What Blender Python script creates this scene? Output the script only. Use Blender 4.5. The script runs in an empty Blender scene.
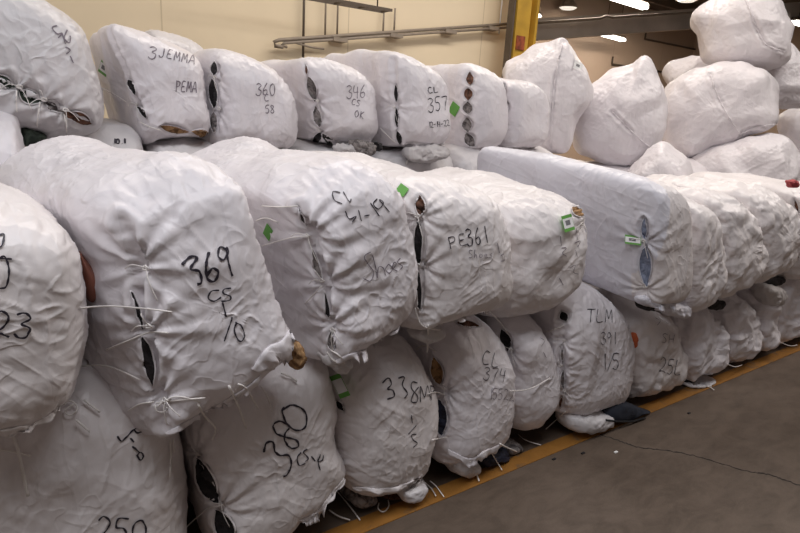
import bpy, math, random
import numpy as np
from mathutils import Vector, Matrix
from mathutils.bvhtree import BVHTree

# ------------------------------------------------------------------ camera
F = 578.0; CX, CY = 400.0, 266.5; EYE = 1.75
nrm = lambda v: np.array(v, float) / np.linalg.norm(v)
XA = nrm((846, -102.5, F)); DN = nrm((-130, 2194, F)); DN = nrm(DN - XA * (DN @ XA))
ZA = -DN; YA = np.cross(ZA, XA)
MW = np.array([XA, YA, ZA])                      # camera (x right, y down, z forward) -> world
CAM = np.array([0, 0, EYE])
sc = bpy.context.scene
COL = sc.collection
cd = bpy.data.cameras.new('camera'); cam = bpy.data.objects.new('camera', cd); COL.objects.link(cam)
cd.sensor_width = 36; cd.lens = 36 * F / 800; cd.clip_end = 200; cd.clip_start = 0.05
rot = np.column_stack([MW[:, 0], -MW[:, 1], -MW[:, 2]])
m4 = Matrix([[*rot[0], 0], [*rot[1], 0], [*rot[2], EYE], [0, 0, 0, 1]])
cam.matrix_world = m4
sc.camera = cam

# ------------------------------------------------------------------ world, light, exposure
w = bpy.data.worlds.new('world'); sc.world = w; w.use_nodes = True
w.node_tree.nodes['Background'].inputs[0].default_value = (1.0, 0.86, 0.80, 1)
w.node_tree.nodes['Background'].inputs[1].default_value = 0.13
sc.view_settings.view_transform = 'Standard'; sc.view_settings.look = 'None'
sc.view_settings.gamma = 1; sc.view_settings.use_curve_mapping = False
sc.view_settings.exposure = 0.0

def area(name, loc, sx, sy, power, color, rotv=(0, 0, 0)):
    l = bpy.data.lights.new(name, 'AREA'); l.shape = 'RECTANGLE'; l.size = sx; l.size_y = sy
    l.energy = power; l.color = color
    o = bpy.data.objects.new(name, l); o.location = loc; o.rotation_euler = rotv; COL.objects.link(o)
    return o
WARM = (1.0, 0.93, 0.87)
COOL = (0.95, 0.96, 1.0)
area('aisle_light', (-1.0, 0.2, 4.9), 6.0, 1.4, 172, COOL, (0, 0, 0))
area('aisle_light', (6.5, 0.6, 5.2), 6.0, 1.2, 180, WARM, (0, 0, 0))
area('aisle_light', (6.0, 4.6, 5.4), 9.0, 0.8, 115, WARM, (0, 0, 0))
area('wall_wash_light', (2.5, 4.5, 5.3), 9.0, 0.5, 125, (1.0, 0.9, 0.80), (0, 0, 0))
area('far_light', (15.0, 10.5, 5.3), 8.0, 1.0, 520, (1.0, 0.85, 0.7), (0, 0, 0))

# ------------------------------------------------------------------ pixel <-> place
def ray(px, py): return MW @ nrm((px - CX, py - CY, F))
def on_plane(px, py, o, n):
    d = ray(px, py); return CAM + d * (((o - CAM) @ n) / (d @ n))
def ony(px, py, y): d = ray(px, py); return CAM + d * (y / d[1])
def onz(px, py, z=0.0): d = ray(px, py); return CAM + d * ((z - EYE) / d[2])
def onx(px, py, x): d = ray(px, py); return CAM + d * (x / d[0])

# ------------------------------------------------------------------ noise
def _h(ix, iy, iz, k):
    h = (ix * 374761393 + iy * 668265263 + iz * 2147483647 + k * 1274126177) & 0xFFFFFFFF
    h = ((h ^ (h >> 13)) * 1274126177) & 0xFFFFFFFF
    return ((h ^ (h >> 16)) & 0xFFFF) / 32767.5 - 1.0
def perlin(p, seed=0):
    i = np.floor(p).astype(np.int64); f = p - i; u = f * f * f * (f * (f * 6 - 15) + 10)
    r = 0
    for dx in (0, 1):
        for dy in (0, 1):
            for dz in (0, 1):
                a, b, c = i[:, 0] + dx, i[:, 1] + dy, i[:, 2] + dz
                g = (_h(a, b, c, seed) * (f[:, 0] - dx) + _h(a, b, c, seed + 17) * (f[:, 1] - dy) + _h(a, b, c, seed + 31) * (f[:, 2] - dz))
                wx = u[:, 0] if dx else 1 - u[:, 0]; wy = u[:, 1] if dy else 1 - u[:, 1]; wz = u[:, 2] if dz else 1 - u[:, 2]
                r = r + g * wx * wy * wz
    return r

# ------------------------------------------------------------------ materials
def new_mat(name):
    m = bpy.data.materials.new(name); m.use_nodes = True
    nt = m.node_tree; b = nt.nodes['Principled BSDF']; return m, nt, b
def ramp(nt, fac, stops):
    r = nt.nodes.new('ShaderNodeValToRGB'); nt.links.new(fac, r.inputs[0])
    el = r.color_ramp.elements
    while len(el) < len(stops): el.new(0.5)
    for e, (p, c) in zip(el, stops): e.position = p; e.color = (*c, 1)
    return r.outputs[0]
def noise_node(nt, vec, scale, detail=4, rough=.5, dist=0.0):
    n = nt.nodes.new('ShaderNodeTexNoise'); n.inputs['Scale'].default_value = scale
    n.inputs['Detail'].default_value = detail; n.inputs['Roughness'].default_value = rough; n.inputs['Distortion'].default_value = dist
    nt.links.new(vec, n.inputs['Vector']); return n.outputs[0]
def coord(nt, scale=(1, 1, 1), kind='Object'):
    t = nt.nodes.new('ShaderNodeTexCoord'); mp = nt.nodes.new('ShaderNodeMapping')
    mp.inputs['Scale'].default_value = scale; nt.links.new(t.outputs[kind], mp.inputs[0]); return mp.outputs[0]
def bump(nt, height, strength, dist, normal=None):
    b = nt.nodes.new('ShaderNodeBump'); b.inputs['Strength'].default_value = strength; b.inputs['Distance'].default_value = dist
    nt.links.new(height, b.inputs['Height'])
    if normal: nt.links.new(normal, b.inputs['Normal'])
    return b.outputs[0]
def plain(name, col, rough=.6, metal=0, var=0.12, bumps=0.0, scale=12):
    m, nt, b = new_mat(name); v = coord(nt)
    n = noise_node(nt, v, scale, 4)
    lo = tuple(c * (1 - var) for c in col); hi = tuple(min(1, c * (1 + var)) for c in col)
    nt.links.new(ramp(nt, n, [(.3, lo), (.7, hi)]), b.inputs['Base Color'])
    b.inputs['Roughness'].default_value = rough; b.inputs['Metallic'].default_value = metal
    if bumps: nt.links.new(bump(nt, n, 1, bumps), b.inputs['Normal'])
    return m
def wrap_mat(name, col, dirt=(0.62, 0.56, 0.52)):
    m, nt, b = new_mat(name); v = coord(nt)
    n1 = noise_node(nt, v, 2.6, 5, .6, .6)
    c = ramp(nt, n1, [(.28, tuple(x * .90 for x in col)), (.5, col), (.75, tuple(min(1, x * 1.05) for x in col))])
    # faint smudges
    n2 = noise_node(nt, v, 7.0, 6, .75, 1.5)
    f = ramp(nt, n2, [(.62, (0, 0, 0)), (.78, (.5, .5, .5))])
    mx = nt.nodes.new('ShaderNodeMixRGB'); nt.links.new(f, mx.inputs[0]); nt.links.new(c, mx.inputs[1]); mx.inputs[2].default_value = (*dirt, 1)
    nt.links.new(mx.outputs[0], b.inputs['Base Color'])
    b.inputs['Roughness'].default_value = 0.37
    b.inputs['Specular IOR Level'].default_value = 0.42
    last = None
    for rotv, scv, st, ds in (((.15, .1, .3), (15, 15, 1.6), .38, .007), ((-.7, .6, 0), (13, 13, 1.5), .32, .007), ((1.3, .1, .4), (17, 17, 1.8), .32, .006)):
        t = nt.nodes.new('ShaderNodeTexCoord'); mp = nt.nodes.new('ShaderNodeMapping'); mp.inputs['Rotation'].default_value = rotv; mp2 = nt.nodes.new('ShaderNodeMapping'); mp2.inputs['Scale'].default_value = scv
        nt.links.new(t.outputs['Object'], mp.inputs[0]); nt.links.new(mp.outputs[0], mp2.inputs[0])
        nz = noise_node(nt, mp2.outputs[0], 1.0, 1.0, .35, 0.0)
        rg = ramp(nt, nz, [(.34, (0, 0, 0)), (.52, (.25, .25, .25)), (.58, (.8, .8, .8)), (.64, (.55, .55, .55)), (.80, (0, 0, 0))])
        last = bump(nt, rg, st, ds, last)
    for sc_v, st, ds in (((4.5, 4.5, 3), .40, .030), ((10, 10, 6), .22, .012)):
        mp = coord(nt, sc_v); vo = nt.nodes.new('ShaderNodeTexVoronoi'); vo.feature = 'F1'; vo.inputs['Scale'].default_value = 1.0
        wn = nt.nodes.new('ShaderNodeTexNoise'); wn.inputs['Scale'].default_value = .8; wn.inputs['Detail'].default_value = 1; nt.links.new(mp, wn.inputs['Vector'])
        ad = nt.nodes.new('ShaderNodeVectorMath'); ad.operation = 'MULTIPLY_ADD'; nt.links.new(wn.outputs['Color'], ad.inputs[0]); ad.inputs[1].default_value = (1.1, 1.1, 1.1); nt.links.new(mp, ad.inputs[2])
        nt.links.new(ad.outputs[0], vo.inputs['Vector'])
        last = bump(nt, vo.outputs['Distance'], st, ds, last)
    b3 = bump(nt, noise_node(nt, v, 60, 3, .6, .3), .3, .0012, last)
    nt.links.new(b3, b.inputs['Normal'])
    return m
WRAP = {
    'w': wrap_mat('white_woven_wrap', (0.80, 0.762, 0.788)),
    'c': wrap_mat('cool_white_wrap', (0.735, 0.725, 0.785)),
    'm': wrap_mat('warm_white_wrap', (0.80, 0.755, 0.755)),
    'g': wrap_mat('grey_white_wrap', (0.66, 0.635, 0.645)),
}
INK = plain('black_marker_ink', (0.028, 0.022, 0.035), .5, var=.1)
FADED = plain('faded_marker_ink', (0.20, 0.17, 0.20), .6, var=.25, scale=60)
TWINE = plain('white_twine', (0.83, 0.79, 0.76), .6)
GREEN = plain('green_label_edge', (0.13, 0.38, 0.07), .5)
LABEL = plain('white_label_paper', (0.80, 0.80, 0.80), .5)
GREY_PRINT = plain('grey_label_print', (0.18, 0.18, 0.19), .5)
def contents(name, a, b_, scale=22):
    m, nt, b = new_mat(name); v = coord(nt)
    n = noise_node(nt, v, scale, 3, .6, 1.0)
    nt.links.new(ramp(nt, n, [(.38, a), (.6, b_)]), b.inputs['Base Color']); b.inputs['Roughness'].default_value = .7
    nt.links.new(bump(nt, n, 1, .01), b.inputs['Normal']); return m
CON = {
    'k': contents('black_cloth_and_gap_shade', (.006, .005, .006), (.02, .016, .018)),  # near-black cloth; the colour also stands in for shade in gaps between bales
    'n': contents('navy_clothing', (.008, .009, .02), (.03, .035, .07)),
    'b': contents('brown_leather_shoes', (.05, .02, .012), (.22, .10, .06)),
    't': contents('tan_leather_shoes', (.16, .08, .03), (.50, .30, .14)),
    'r': contents('red_cloth', (.25, .02, .03), (.45, .08, .08)),
    's': contents('slate_blue_cloth', (.16, .19, .27), (.30, .34, .46)),
    'y': contents('grey_shoes', (.06, .05, .05), (.30, .27, .26)),
    'e': contents('dark_green_cloth', (.01, .016, .012), (.05, .07, .05)),
}

# ------------------------------------------------------------------ mesh helpers
def mesh_obj(name, verts, faces, mat, parent=None, loc=(0, 0, 0), smooth=True):
    loc = np.array(loc, float); v = np.asarray(verts, float) - loc
    me = bpy.data.meshes.new(name); me.from_pydata([tuple(x) for x in v], [], [tuple(int(i) for i in f) for f in faces]); me.update()
    if smooth: me.polygons.foreach_set('use_smooth', [True] * len(me.polygons))
    me.materials.append(mat); o = bpy.data.objects.new(name, me); COL.objects.link(o)
    if parent is not None: o.parent = parent
    else: o.location = loc
    return o
def quad_mesh(name, V, Fc, mat, parent, loc):
    me = bpy.data.meshes.new(name); V = V - np.array(loc)
    me.vertices.add(len(V)); me.vertices.foreach_set('co', V.astype(np.float32).ravel())
    nq = len(Fc); me.loops.add(nq * 4); me.loops.foreach_set('vertex_index', Fc.astype(np.int32).ravel())
    me.polygons.add(nq); me.polygons.foreach_set('loop_start', np.arange(0, nq * 4, 4, dtype=np.int32))
    me.polygons.foreach_set('use_smooth', np.ones(nq, bool))
    me.update(calc_edges=True); me.validate(); me.materials.append(mat)
    o = bpy.data.objects.new(name, me); COL.objects.link(o); o.parent = parent
    return o
def box(V, Fs, a, b):
    n = len(V); x0, y0, z0 = a; x1, y1, z1 = b
    V += [(x0, y0, z0), (x1, y0, z0), (x1, y1, z0), (x0, y1, z0), (x0, y0, z1), (x1, y0, z1), (x1, y1, z1), (x0, y1, z1)]
    Fs += [tuple(n + i for i in q) for q in ((0, 3, 2, 1), (4, 5, 6, 7), (0, 1, 5, 4), (1, 2, 6, 5), (2, 3, 7, 6), (3, 0, 4, 7))]
def tube(V, Fs, pts, r, k=6):
    pts = [np.array(p, float) for p in pts]; n0 = len(V)
    for i, p in enumerate(pts):
        t = nrm(pts[min(i + 1, len(pts) - 1)] - pts[max(i - 1, 0)] + 1e-9)
        a = np.array([0, 0, 1.]) if abs(t[2]) < .9 else np.array([1., 0, 0])
        u = nrm(np.cross(t, a)); v = np.cross(t, u); rr = r[i] if hasattr(r, '__len__') else r
        for j in range(k):
            an = 2 * math.pi * j / k; V.append(tuple(p + rr * (math.cos(an) * u + math.sin(an) * v)))
    for i in range(len(pts) - 1):
        for j in range(k):
            a = n0 + i * k + j; b = n0 + i * k + (j + 1) % k; Fs.append((a, b, b + k, a + k))
    Fs.append(tuple(n0 + j for j in range(k))[::-1]); Fs.append(tuple(n0 + (len(pts) - 1) * k + j for j in range(k)))
def catmull(P, n, closed=False):
    P = np.array(P, float); out = []
    N = len(P); segs = N if closed else N - 1
    for i in range(segs):
        if closed: p0, p1, p2, p3 = P[(i - 1) % N], P[i], P[(i + 1) % N], P[(i + 2) % N]
        else: p0, p1, p2, p3 = P[max(i - 1, 0)], P[i], P[i + 1], P[min(i + 2, N - 1)]
        for t in np.linspace(0, 1, n, endpoint=False):
            out.append(.5 * ((2 * p1) + (-p0 + p2) * t + (2 * p0 - 5 * p1 + 4 * p2 - p3) * t * t + (-p0 + 3 * p1 - 3 * p2 + p3) * t ** 3))
    if not closed: out.append(P[-1])
    return np.array(out)
def resample(P, n, closed=False):
    Q = np.vstack([P, P[:1]]) if closed else P
    d = np.r_[0, np.cumsum(np.linalg.norm(np.diff(Q, axis=0), axis=1))]
    t = np.linspace(0, d[-1], n, endpoint=not closed)
    return np.column_stack([np.interp(t, d, Q[:, k]) for k in range(Q.shape[1])])
def empty(name, loc, label=None, cat=None, group=None):
    o = bpy.data.objects.new(name, None); o.location = loc; o.empty_display_size = .1; COL.objects.link(o)
    if label: o['label'] = label
    if cat: o['category'] = cat
    if group: o['group'] = group
    return o
def structure(o): o['kind'] = 'structure'; return o

# ------------------------------------------------------------------ setting
def floor_mat():
    m, nt, b = new_mat('worn_concrete'); v = coord(nt)
    n1 = noise_node(nt, v, .55, 6, .6, .4); n2 = noise_node(nt, coord(nt, (1, 2.2, 1)), 5, 8, .75, .5)
    c1 = ramp(nt, n1, [(.3, (.095, .068, .050)), (.7, (.185, .142, .112))])
    c2 = ramp(nt, n2, [(.30, (.55, .55, .55)), (.6, (1, 1, 1))])
    mx = nt.nodes.new('ShaderNodeMixRGB'); mx.blend_type = 'MULTIPLY'; mx.inputs[0].default_value = .75
    nt.links.new(c1, mx.inputs[1]); nt.links.new(c2, mx.inputs[2]); nt.links.new(mx.outputs[0], b.inputs['Base Color'])
    r = nt.nodes.new('ShaderNodeMapRange'); nt.links.new(n2, r.inputs[0]); r.inputs[3].default_value = .32; r.inputs[4].default_value = .6
    nt.links.new(r.outputs[0], b.inputs['Roughness']); b.inputs['Specular IOR Level'].default_value = .35
    nt.links.new(bump(nt, noise_node(nt, v, 40, 5, .7), .3, .002), b.inputs['Normal']); return m
V, Fs = [], []; box(V, Fs, (-5, -6, -.1), (24, 14, 0)); structure(mesh_obj('floor', V, Fs, floor_mat(), smooth=False))

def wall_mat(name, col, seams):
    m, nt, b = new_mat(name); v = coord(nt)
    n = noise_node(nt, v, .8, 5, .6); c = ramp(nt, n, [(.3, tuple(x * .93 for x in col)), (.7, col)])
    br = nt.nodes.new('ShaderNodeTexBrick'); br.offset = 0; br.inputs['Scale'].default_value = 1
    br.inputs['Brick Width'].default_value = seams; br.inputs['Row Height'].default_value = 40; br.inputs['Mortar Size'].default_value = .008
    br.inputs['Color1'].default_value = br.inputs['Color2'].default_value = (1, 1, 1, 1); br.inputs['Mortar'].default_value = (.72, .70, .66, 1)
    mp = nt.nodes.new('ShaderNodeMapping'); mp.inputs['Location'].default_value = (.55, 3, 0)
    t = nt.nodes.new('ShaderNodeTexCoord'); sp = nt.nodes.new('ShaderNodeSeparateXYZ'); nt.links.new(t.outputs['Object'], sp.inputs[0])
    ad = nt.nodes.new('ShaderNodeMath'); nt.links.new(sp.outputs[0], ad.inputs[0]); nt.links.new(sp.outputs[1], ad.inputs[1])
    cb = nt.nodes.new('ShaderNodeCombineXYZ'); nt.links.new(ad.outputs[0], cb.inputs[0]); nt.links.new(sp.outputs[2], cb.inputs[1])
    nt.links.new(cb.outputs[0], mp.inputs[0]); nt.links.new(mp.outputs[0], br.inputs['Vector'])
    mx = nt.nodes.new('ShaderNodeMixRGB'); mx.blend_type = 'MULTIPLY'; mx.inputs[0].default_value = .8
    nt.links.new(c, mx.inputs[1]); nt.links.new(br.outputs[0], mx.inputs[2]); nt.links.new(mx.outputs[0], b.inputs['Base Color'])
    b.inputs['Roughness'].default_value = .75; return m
WY = 7.0
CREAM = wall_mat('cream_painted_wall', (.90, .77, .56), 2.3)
TAN = wall_mat('tan_wall', (.50, .385, .30), 3.0)  # tan base colour of the far and right walls
WX = float(ony(508, 40, WY)[0])       # the cream wall ends at the yellow column
V, Fs = [], []; box(V, Fs, (-5, WY, 0), (WX, WY + .2, 6)); structure(mesh_obj('wall_back', V, Fs, CREAM, smooth=False))
V, Fs = [], []; box(V, Fs, (WX - .2, WY + .2, 0), (WX, 14, 6)); structure(mesh_obj('wall_return', V, Fs, CREAM, smooth=False))
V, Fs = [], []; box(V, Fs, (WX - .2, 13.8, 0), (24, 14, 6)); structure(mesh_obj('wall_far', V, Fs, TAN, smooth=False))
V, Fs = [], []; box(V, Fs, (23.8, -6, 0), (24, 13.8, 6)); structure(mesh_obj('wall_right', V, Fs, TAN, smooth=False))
V, Fs = [], []; box(V, Fs, (-5, -6, 6), (24, 14, 6.1)); structure(mesh_obj('ceiling', V, Fs, plain('dark_ceiling_paint', (.085, .068, .056), .8, var=.4, scale=1.5), smooth=False))

# yellow floor line
def line_mat():
    m, nt, b = new_mat('worn_yellow_paint'); v = coord(nt)
    n = noise_node(nt, v, 9, 8, .75, .6)
    nt.links.new(ramp(nt, n, [(.34, (.16, .10, .055)), (.46, (.29, .13, .027)), (.8, (.37, .175, .04))]), b.inputs['Base Color'])
    b.inputs['Roughness'].default_value = .45; return m
V, Fs = [], []; box(V, Fs, (-5, 1.77, 0.0005), (23.8, 1.86, .004)); structure(mesh_obj('trim_1', V, Fs, line_mat(), smooth=False))
# crack in the concrete
cr = catmull([onz(*p, .001) for p in [(596, 433), (620, 441), (638, 447), (662, 450), (700, 457), (742, 470), (766, 474), (785, 480), (812, 489), (850, 496)]], 12)
V, Fs = [], []; rr = random.Random(4)
for i, p in enumerate(cr):
    t = nrm(cr[min(i + 1, len(cr) - 1)] - cr[max(i - 1, 0)]); s = np.array([-t[1], t[0], 0]) * (.003 + .003 * rr.random()); j = np.array([-t[1], t[0], 0]) * rr.uniform(-.006, .006)
    V += [tuple(p + s + j), tuple(p - s + j)]
Fs = [(2 * i, 2 * i + 1, 2 * i + 3, 2 * i + 2) for i in range(len(cr) - 1)]
structure(mesh_obj('trim_2', V, Fs, plain('dark_crack_strip', (.03, .024, .02), .9), smooth=False))  # flat dark strip drawn along the crack line

# ------------------------------------------------------------------ bales
BV = []                       # every wrapper's fine surface, for twine and loose things
AUDIT = []
def base_surface(outline, o, e1, e2, e3, L, n_th, n_s, ex, fl, back, shift):
    """closed outline (2D in e1,e2 about o) lofted along e3 with rounded ends -> grid of points"""
    Q = resample(catmull(outline, 10, True), n_th, True)
    c = Q.mean(0); Q = Q - c
    t = np.linspace(0, 1, n_s)
    # superellipse meridian from the front pole to the rear pole
    a = t * math.pi; co, si = np.cos(a), np.sin(a)
    yy = -np.sign(co) * np.abs(co) ** (2 / ex); rho = np.abs(si) ** (2 / fl)
    # even out spacing
    seg = np.hypot(np.diff(yy) * L / 2, np.diff(rho) * .35); d = np.r_[0, np.cumsum(seg)]
    tt = np.interp(np.linspace(0, d[-1], n_s), d, t); a = tt * math.pi; co, si = np.cos(a), np.sin(a)
    yy = -np.sign(co) * np.abs(co) ** (2 / ex); rho = np.abs(si) ** (2 / fl)
    rho[0] = rho[-1] = 0.004
    k = (yy + 1) / 2
    sc_ = 1 + (back - 1) * k
    P = np.zeros((n_s, n_th, 3))
    for i in range(n_s):
        q = c + Q * (rho[i] * sc_[i]) + np.array(shift) * k[i]
        P[i] = o + np.outer(q[:, 0], e1) + np.outer(q[:, 1], e2) + e3 * (yy[i] + 1) / 2 * L
    return P
def grid_faces(n_s, n_th):
    i = np.arange(n_s - 1)[:, None]; j = np.arange(n_th)[None, :]; j2 = (j + 1) % n_th
    a = i * n_th + j; b = i * n_th + j2; c = (i + 1) * n_th + j2; d = (i + 1) * n_th + j
    return np.stack([a, d, c, b], -1).reshape(-1, 4)
def grid_normals(P):
    du = np.roll(P, -1, 1) - np.roll(P, 1, 1); dv = np.gradient(P, axis=0)
    n = np.cross(du, dv); n /= np.linalg.norm(n, axis=2, keepdims=True) + 1e-12
    n[0] = n[1].mean(0); n[-1] = n[-2].mean(0)
    cen = P.reshape(-1, 3).mean(0)
    if ((P - cen) * n).sum() < 0: n = -n
    return n
def bvh(P):
    V = P.reshape(-1, 3); Fc = grid_faces(P.shape[0], P.shape[1])
    return BVHTree.FromPolygons([tuple(v) for v in V], [tuple(int(x) for x in f) for f in Fc])
def hit(tree, px, py):
    h = tree.ray_cast(Vector(CAM), Vector(ray(px, py)))
    if h[0] is None:
        # nearest point of the surface to the ray
        r = ray(px, py); best = None
        for s in np.linspace(.5, 12, 120):
            q = tree.find_nearest(Vector(CAM + r * s))
            if best is None or q[3] < best[0]: best = (q[3], q)
        p, n = np.array(best[1][0]), np.array(best[1][1])
    else: p, n = np.array(h[0]), np.array(h[1])
    if n @ (p - CAM) > 0: n = -n
    return p, n

class Bale: pass
def bale(key, label, pts, Y, L=1.15, ex=5.0, fl=4.0, mat='w', yaw=0.0, n=(150, 110), seed=None, stars=(), seams=(), opens=(), rough=1.0,
         back=1.0, shift=(0, 0), group='white wrapped bales in the stacks', kind='wrapped_bale', cat='bale', face=False, cy=None, hem=None, center=False, facet=1.0, crumple=0.0):
    """pts: front outline as seen; Y: distance of the front plane from the camera's wall line"""
    B = Bale(); B.key = key
    seed = seed if seed is not None else abs(sum(ord(c) * (i + 7) for i, c in enumerate(key)))
    mx = np.mean([p[0] for p in pts]); my = np.mean([p[1] for p in pts])
    o = ony(mx, my, Y)
    if face:
        d = ray(mx, my); e3 = nrm((d[0], d[1], 0))
    else:
        e3 = np.array([math.sin(yaw), math.cos(yaw), 0])
    e1 = np.array([e3[1], -e3[0], 0]); e2 = np.array([0, 0, 1.])
    if face: plane_o = o + e3 * 0
    else: plane_o = o
    out = []
    for p in pts:
        q = on_plane(p[0], p[1], plane_o, e3) - plane_o; out.append((q @ e1, q @ e2))
    if cat == 'bale' or True:
        zmin = 0.015 - plane_o[2]
        out = [(a, max(b, zmin)) for a, b in out]
    if not center:
        y0 = 1 - .2 / L; r0 = (1 - y0 ** ex) ** (1 / fl); gs = 1 / (.35 + .65 * r0)
        cc = np.mean(out, axis=0); out = [tuple(cc + (np.array(v) - cc) * gs) for v in out]; out = [(a, max(b, zmin)) for a, b in out]
    front = plane_o - e3 * (L / 2 if center else .10)
    args = (out, front, e1, e2, e3, L)
    Pc = base_surface(*args, 72, 60, ex, fl, back, shift)
    tree = bvh(Pc)
    P = base_surface(*args, n[0], n[1], ex, fl, back, shift)
    N = grid_normals(P); p = P.reshape(-1, 3); nn = N.reshape(-1, 3)
    off = np.array([seed * 1.37 % 50, seed * 2.11 % 50, seed * .73 % 50])
    q = p + off
    rs = np.random.RandomState(seed % 9973)
    d = perlin(q / .34, 1) * .042 * rough
    d += perlin(q / .15, 2) * .006 * rough
    d += np.abs(perlin(q / .17, 4)) * -.006 * rough
    # flat facets meeting in soft straight creases, as stiff woven sheet makes over lumps
    for k in range(5):
        kv = rs.normal(size=3); kv /= np.linalg.norm(kv); lam = rs.uniform(.20, .42) * (1.35 if facet > 2 else 1)
        ph = q @ kv / lam + perlin(q / .5, 40 + k) * 1.2
        tri = np.abs((ph % 1) - .5) * 2; msk = np.clip(perlin(q / .28, 50 + k) * 2.5 + .35, 0, 1)
        d += (tri - .5) * .0095 * msk * rough * facet
    for k in range(7 if crumple else 0):
        kv = rs.normal(size=3); kv /= np.linalg.norm(kv); lam = rs.uniform(.07, .17)
        ph = q @ kv / lam + perlin(q / .2, 90 + k) * 1.3
        d += (np.abs((ph % 1) - .5) * 2 - .5) * .0125 * np.clip(perlin(q / .14, 100 + k) * 3 + .2, 0, 1) * crumple
    # long thin tension folds
    for k in range(4):
        ax = (e3 * 1.0, e2 * 1.0, (e1 + e2) * .7, (e2 - e1) * .7)[k] + rs.normal(size=3) * .14; ax /= np.linalg.norm(ax)
        al = q @ ax; pr = q - np.outer(al, ax)
        f = perlin(np.column_stack([pr[:, 0], pr[:, 1], pr[:, 2]]) / (.05, .04, .045, .045)[k] + np.outer(al / .50, ax), 60 + k)
        msk = np.clip(perlin(q / .22, 70 + k) * 3 - .1, 0, 1)
        d += (np.exp(-np.abs(f) / .07) * .0048 + f * .0026) * msk * (.35 + .65 * rough)
    # gathers where the cloth turns over the end rims
    rimY = (q - off - front) @ e3
    arc = np.column_stack([(p - front) @ e1, (p - front) @ e2, np.zeros(len(p))])
    rad = arc / (np.linalg.norm(arc - arc.mean(0), axis=1, keepdims=True) + 1e-6)
    g = np.abs(perlin(arc / .050 + off, 80)); g2 = perlin(arc / .028 + off, 81)
    d += (-(1 - np.minimum(g * 4, 1)) * .006 + g2 * .0035) * np.exp(-((rimY - .10) / .075) ** 2) * rough
    # ties: a dent with folds radiating from it
    B.ties = []
    for s in stars:
        sx, sy = s[0], s[1]; R = s[2] if len(s) > 2 else .13
        c, cn = hit(tree, sx, sy); B.ties.append((c, cn))
        v = p - c; r = np.linalg.norm(v, axis=1); m = r < R * 3.2
        u1 = nrm(np.cross(cn, [0, 0, 1.])); u2 = np.cross(cn, u1)
        ph = np.arctan2(v[m] @ u2, v[m] @ u1); rm = r[m]
        wr = np.cos(ph * 9 + seed + 1.3 * np.sin(ph * 2 + seed)) + .6 * np.cos(ph * 14 + seed * 2)
        d[m] += wr * .0085 * np.exp(-rm / R) * np.minimum(rm / .03, 1) - .030 * np.exp(-(rm / (.35 * R)) ** 1.2) * 1.0
    for s in seams:
        pts3 = np.array([hit(tree, x, y)[0] for x, y in s]); pts3 = resample(pts3, 40)
        dd = np.full(len(p), 9.); ar = np.zeros(len(p))
        box_m = np.all((p > pts3.min(0) - .15) & (p < pts3.max(0) + .15), axis=1); idx = np.where(box_m)[0]
        for i in range(39):
            A, Bp = pts3[i], pts3[i + 1]; ab = Bp - A; L2 = ab @ ab + 1e-12
            tt = np.clip((p[idx] - A) @ ab / L2, 0, 1); dist = np.linalg.norm(p[idx] - A - tt[:, None] * ab, axis=1)
            better = dist < dd[idx]; dd[idx[better]] = dist[better]; ar[idx[better]] = i + tt[better]
        sl = np.linalg.norm(pts3[-1] - pts3[0])
        d += -.014 * np.exp(-(dd / .018) ** 2) + .008 * np.exp(-((dd - .035) / .016) ** 2)
        d += .0022 * np.cos(ar * sl / 40 * 2 * math.pi / .055 + perlin(q / .05, 20) * 3) * np.exp(-dd / .05)
    B.opens = []
    for s in opens:
        x0, y0, x1, y1, wpx = s[:5]
        A = hit(tree, x0, y0)[0]; Bp = hit(tree, x1, y1)[0]
        mpx = (x0 + x1) / 2, (y0 + y1) / 2; c, cn = hit(tree, *mpx)
        dist_cam = np.linalg.norm(c - CAM); hw = wpx / 2 * dist_cam / F
        ab = Bp - A; tt = np.clip((p - A) @ ab / (ab @ ab), 0, 1); dist = np.linalg.norm(p - A - tt[:, None] * ab, axis=1)
        prof = np.sin(math.pi * tt) ** .7 * hw * 1.25 + 1e-4
        d += -.022 * np.exp(-(dist / (prof + .004)) ** 4) + .006 * np.exp(-((dist - prof * 1.5) / .015) ** 2)
    V = p + nn * d[:, None]
    V[:, 2] = np.maximum(V[:, 2], .004 + np.abs(perlin(q / .1, 5)) * .01)
    B.P = V.reshape(P.shape); B.tree = bvh(B.P)
    lo, hi = V.min(0), V.max(0)
    B.loc = ((lo[0] + hi[0]) / 2, (lo[1] + hi[1]) / 2, lo[2])
    B.root = empty(kind, B.loc, label, cat, group)
    quad_mesh('wrapper', V, grid_faces(P.shape[0], P.shape[1]), WRAP[mat], B.root, B.loc)
    if key == 'F':
        me = B.root.children[0].data; me.materials.append(WRAP['m']); xs = hit(B.tree, 646, 250)[0][0]; yl = front[1] + .16
        for pl in me.polygons:
            c_ = pl.center
            if c_.x + B.loc[0] > xs and c_.y + B.loc[1] < yl: pl.material_index = 1
    B.mat = mat; BV.append(B)
    AUDIT.append((key, lo.round(2), hi.round(2)))
    for s in opens: opening(B, *s)
    if kind == 'bulk_sack':
        for s in seams:
            Vt, Ft = [], []; q2 = resample(catmull(s, 8), 34)
            tube(Vt, Ft, [at(B, x, y, .008)[0] for x, y in q2], [.006 + .003 * math.sin(i * 1.7) for i in range(34)], 6)
            mesh_obj('sewn_seam', Vt, Ft, WRAP[mat], B.root, B.loc)
    if B.ties: tie_knots(B)
    return B
def at(B, px, py, lift=.002):
    p, n = hit(B.tree, px, py); return p + n * lift, n
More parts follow.
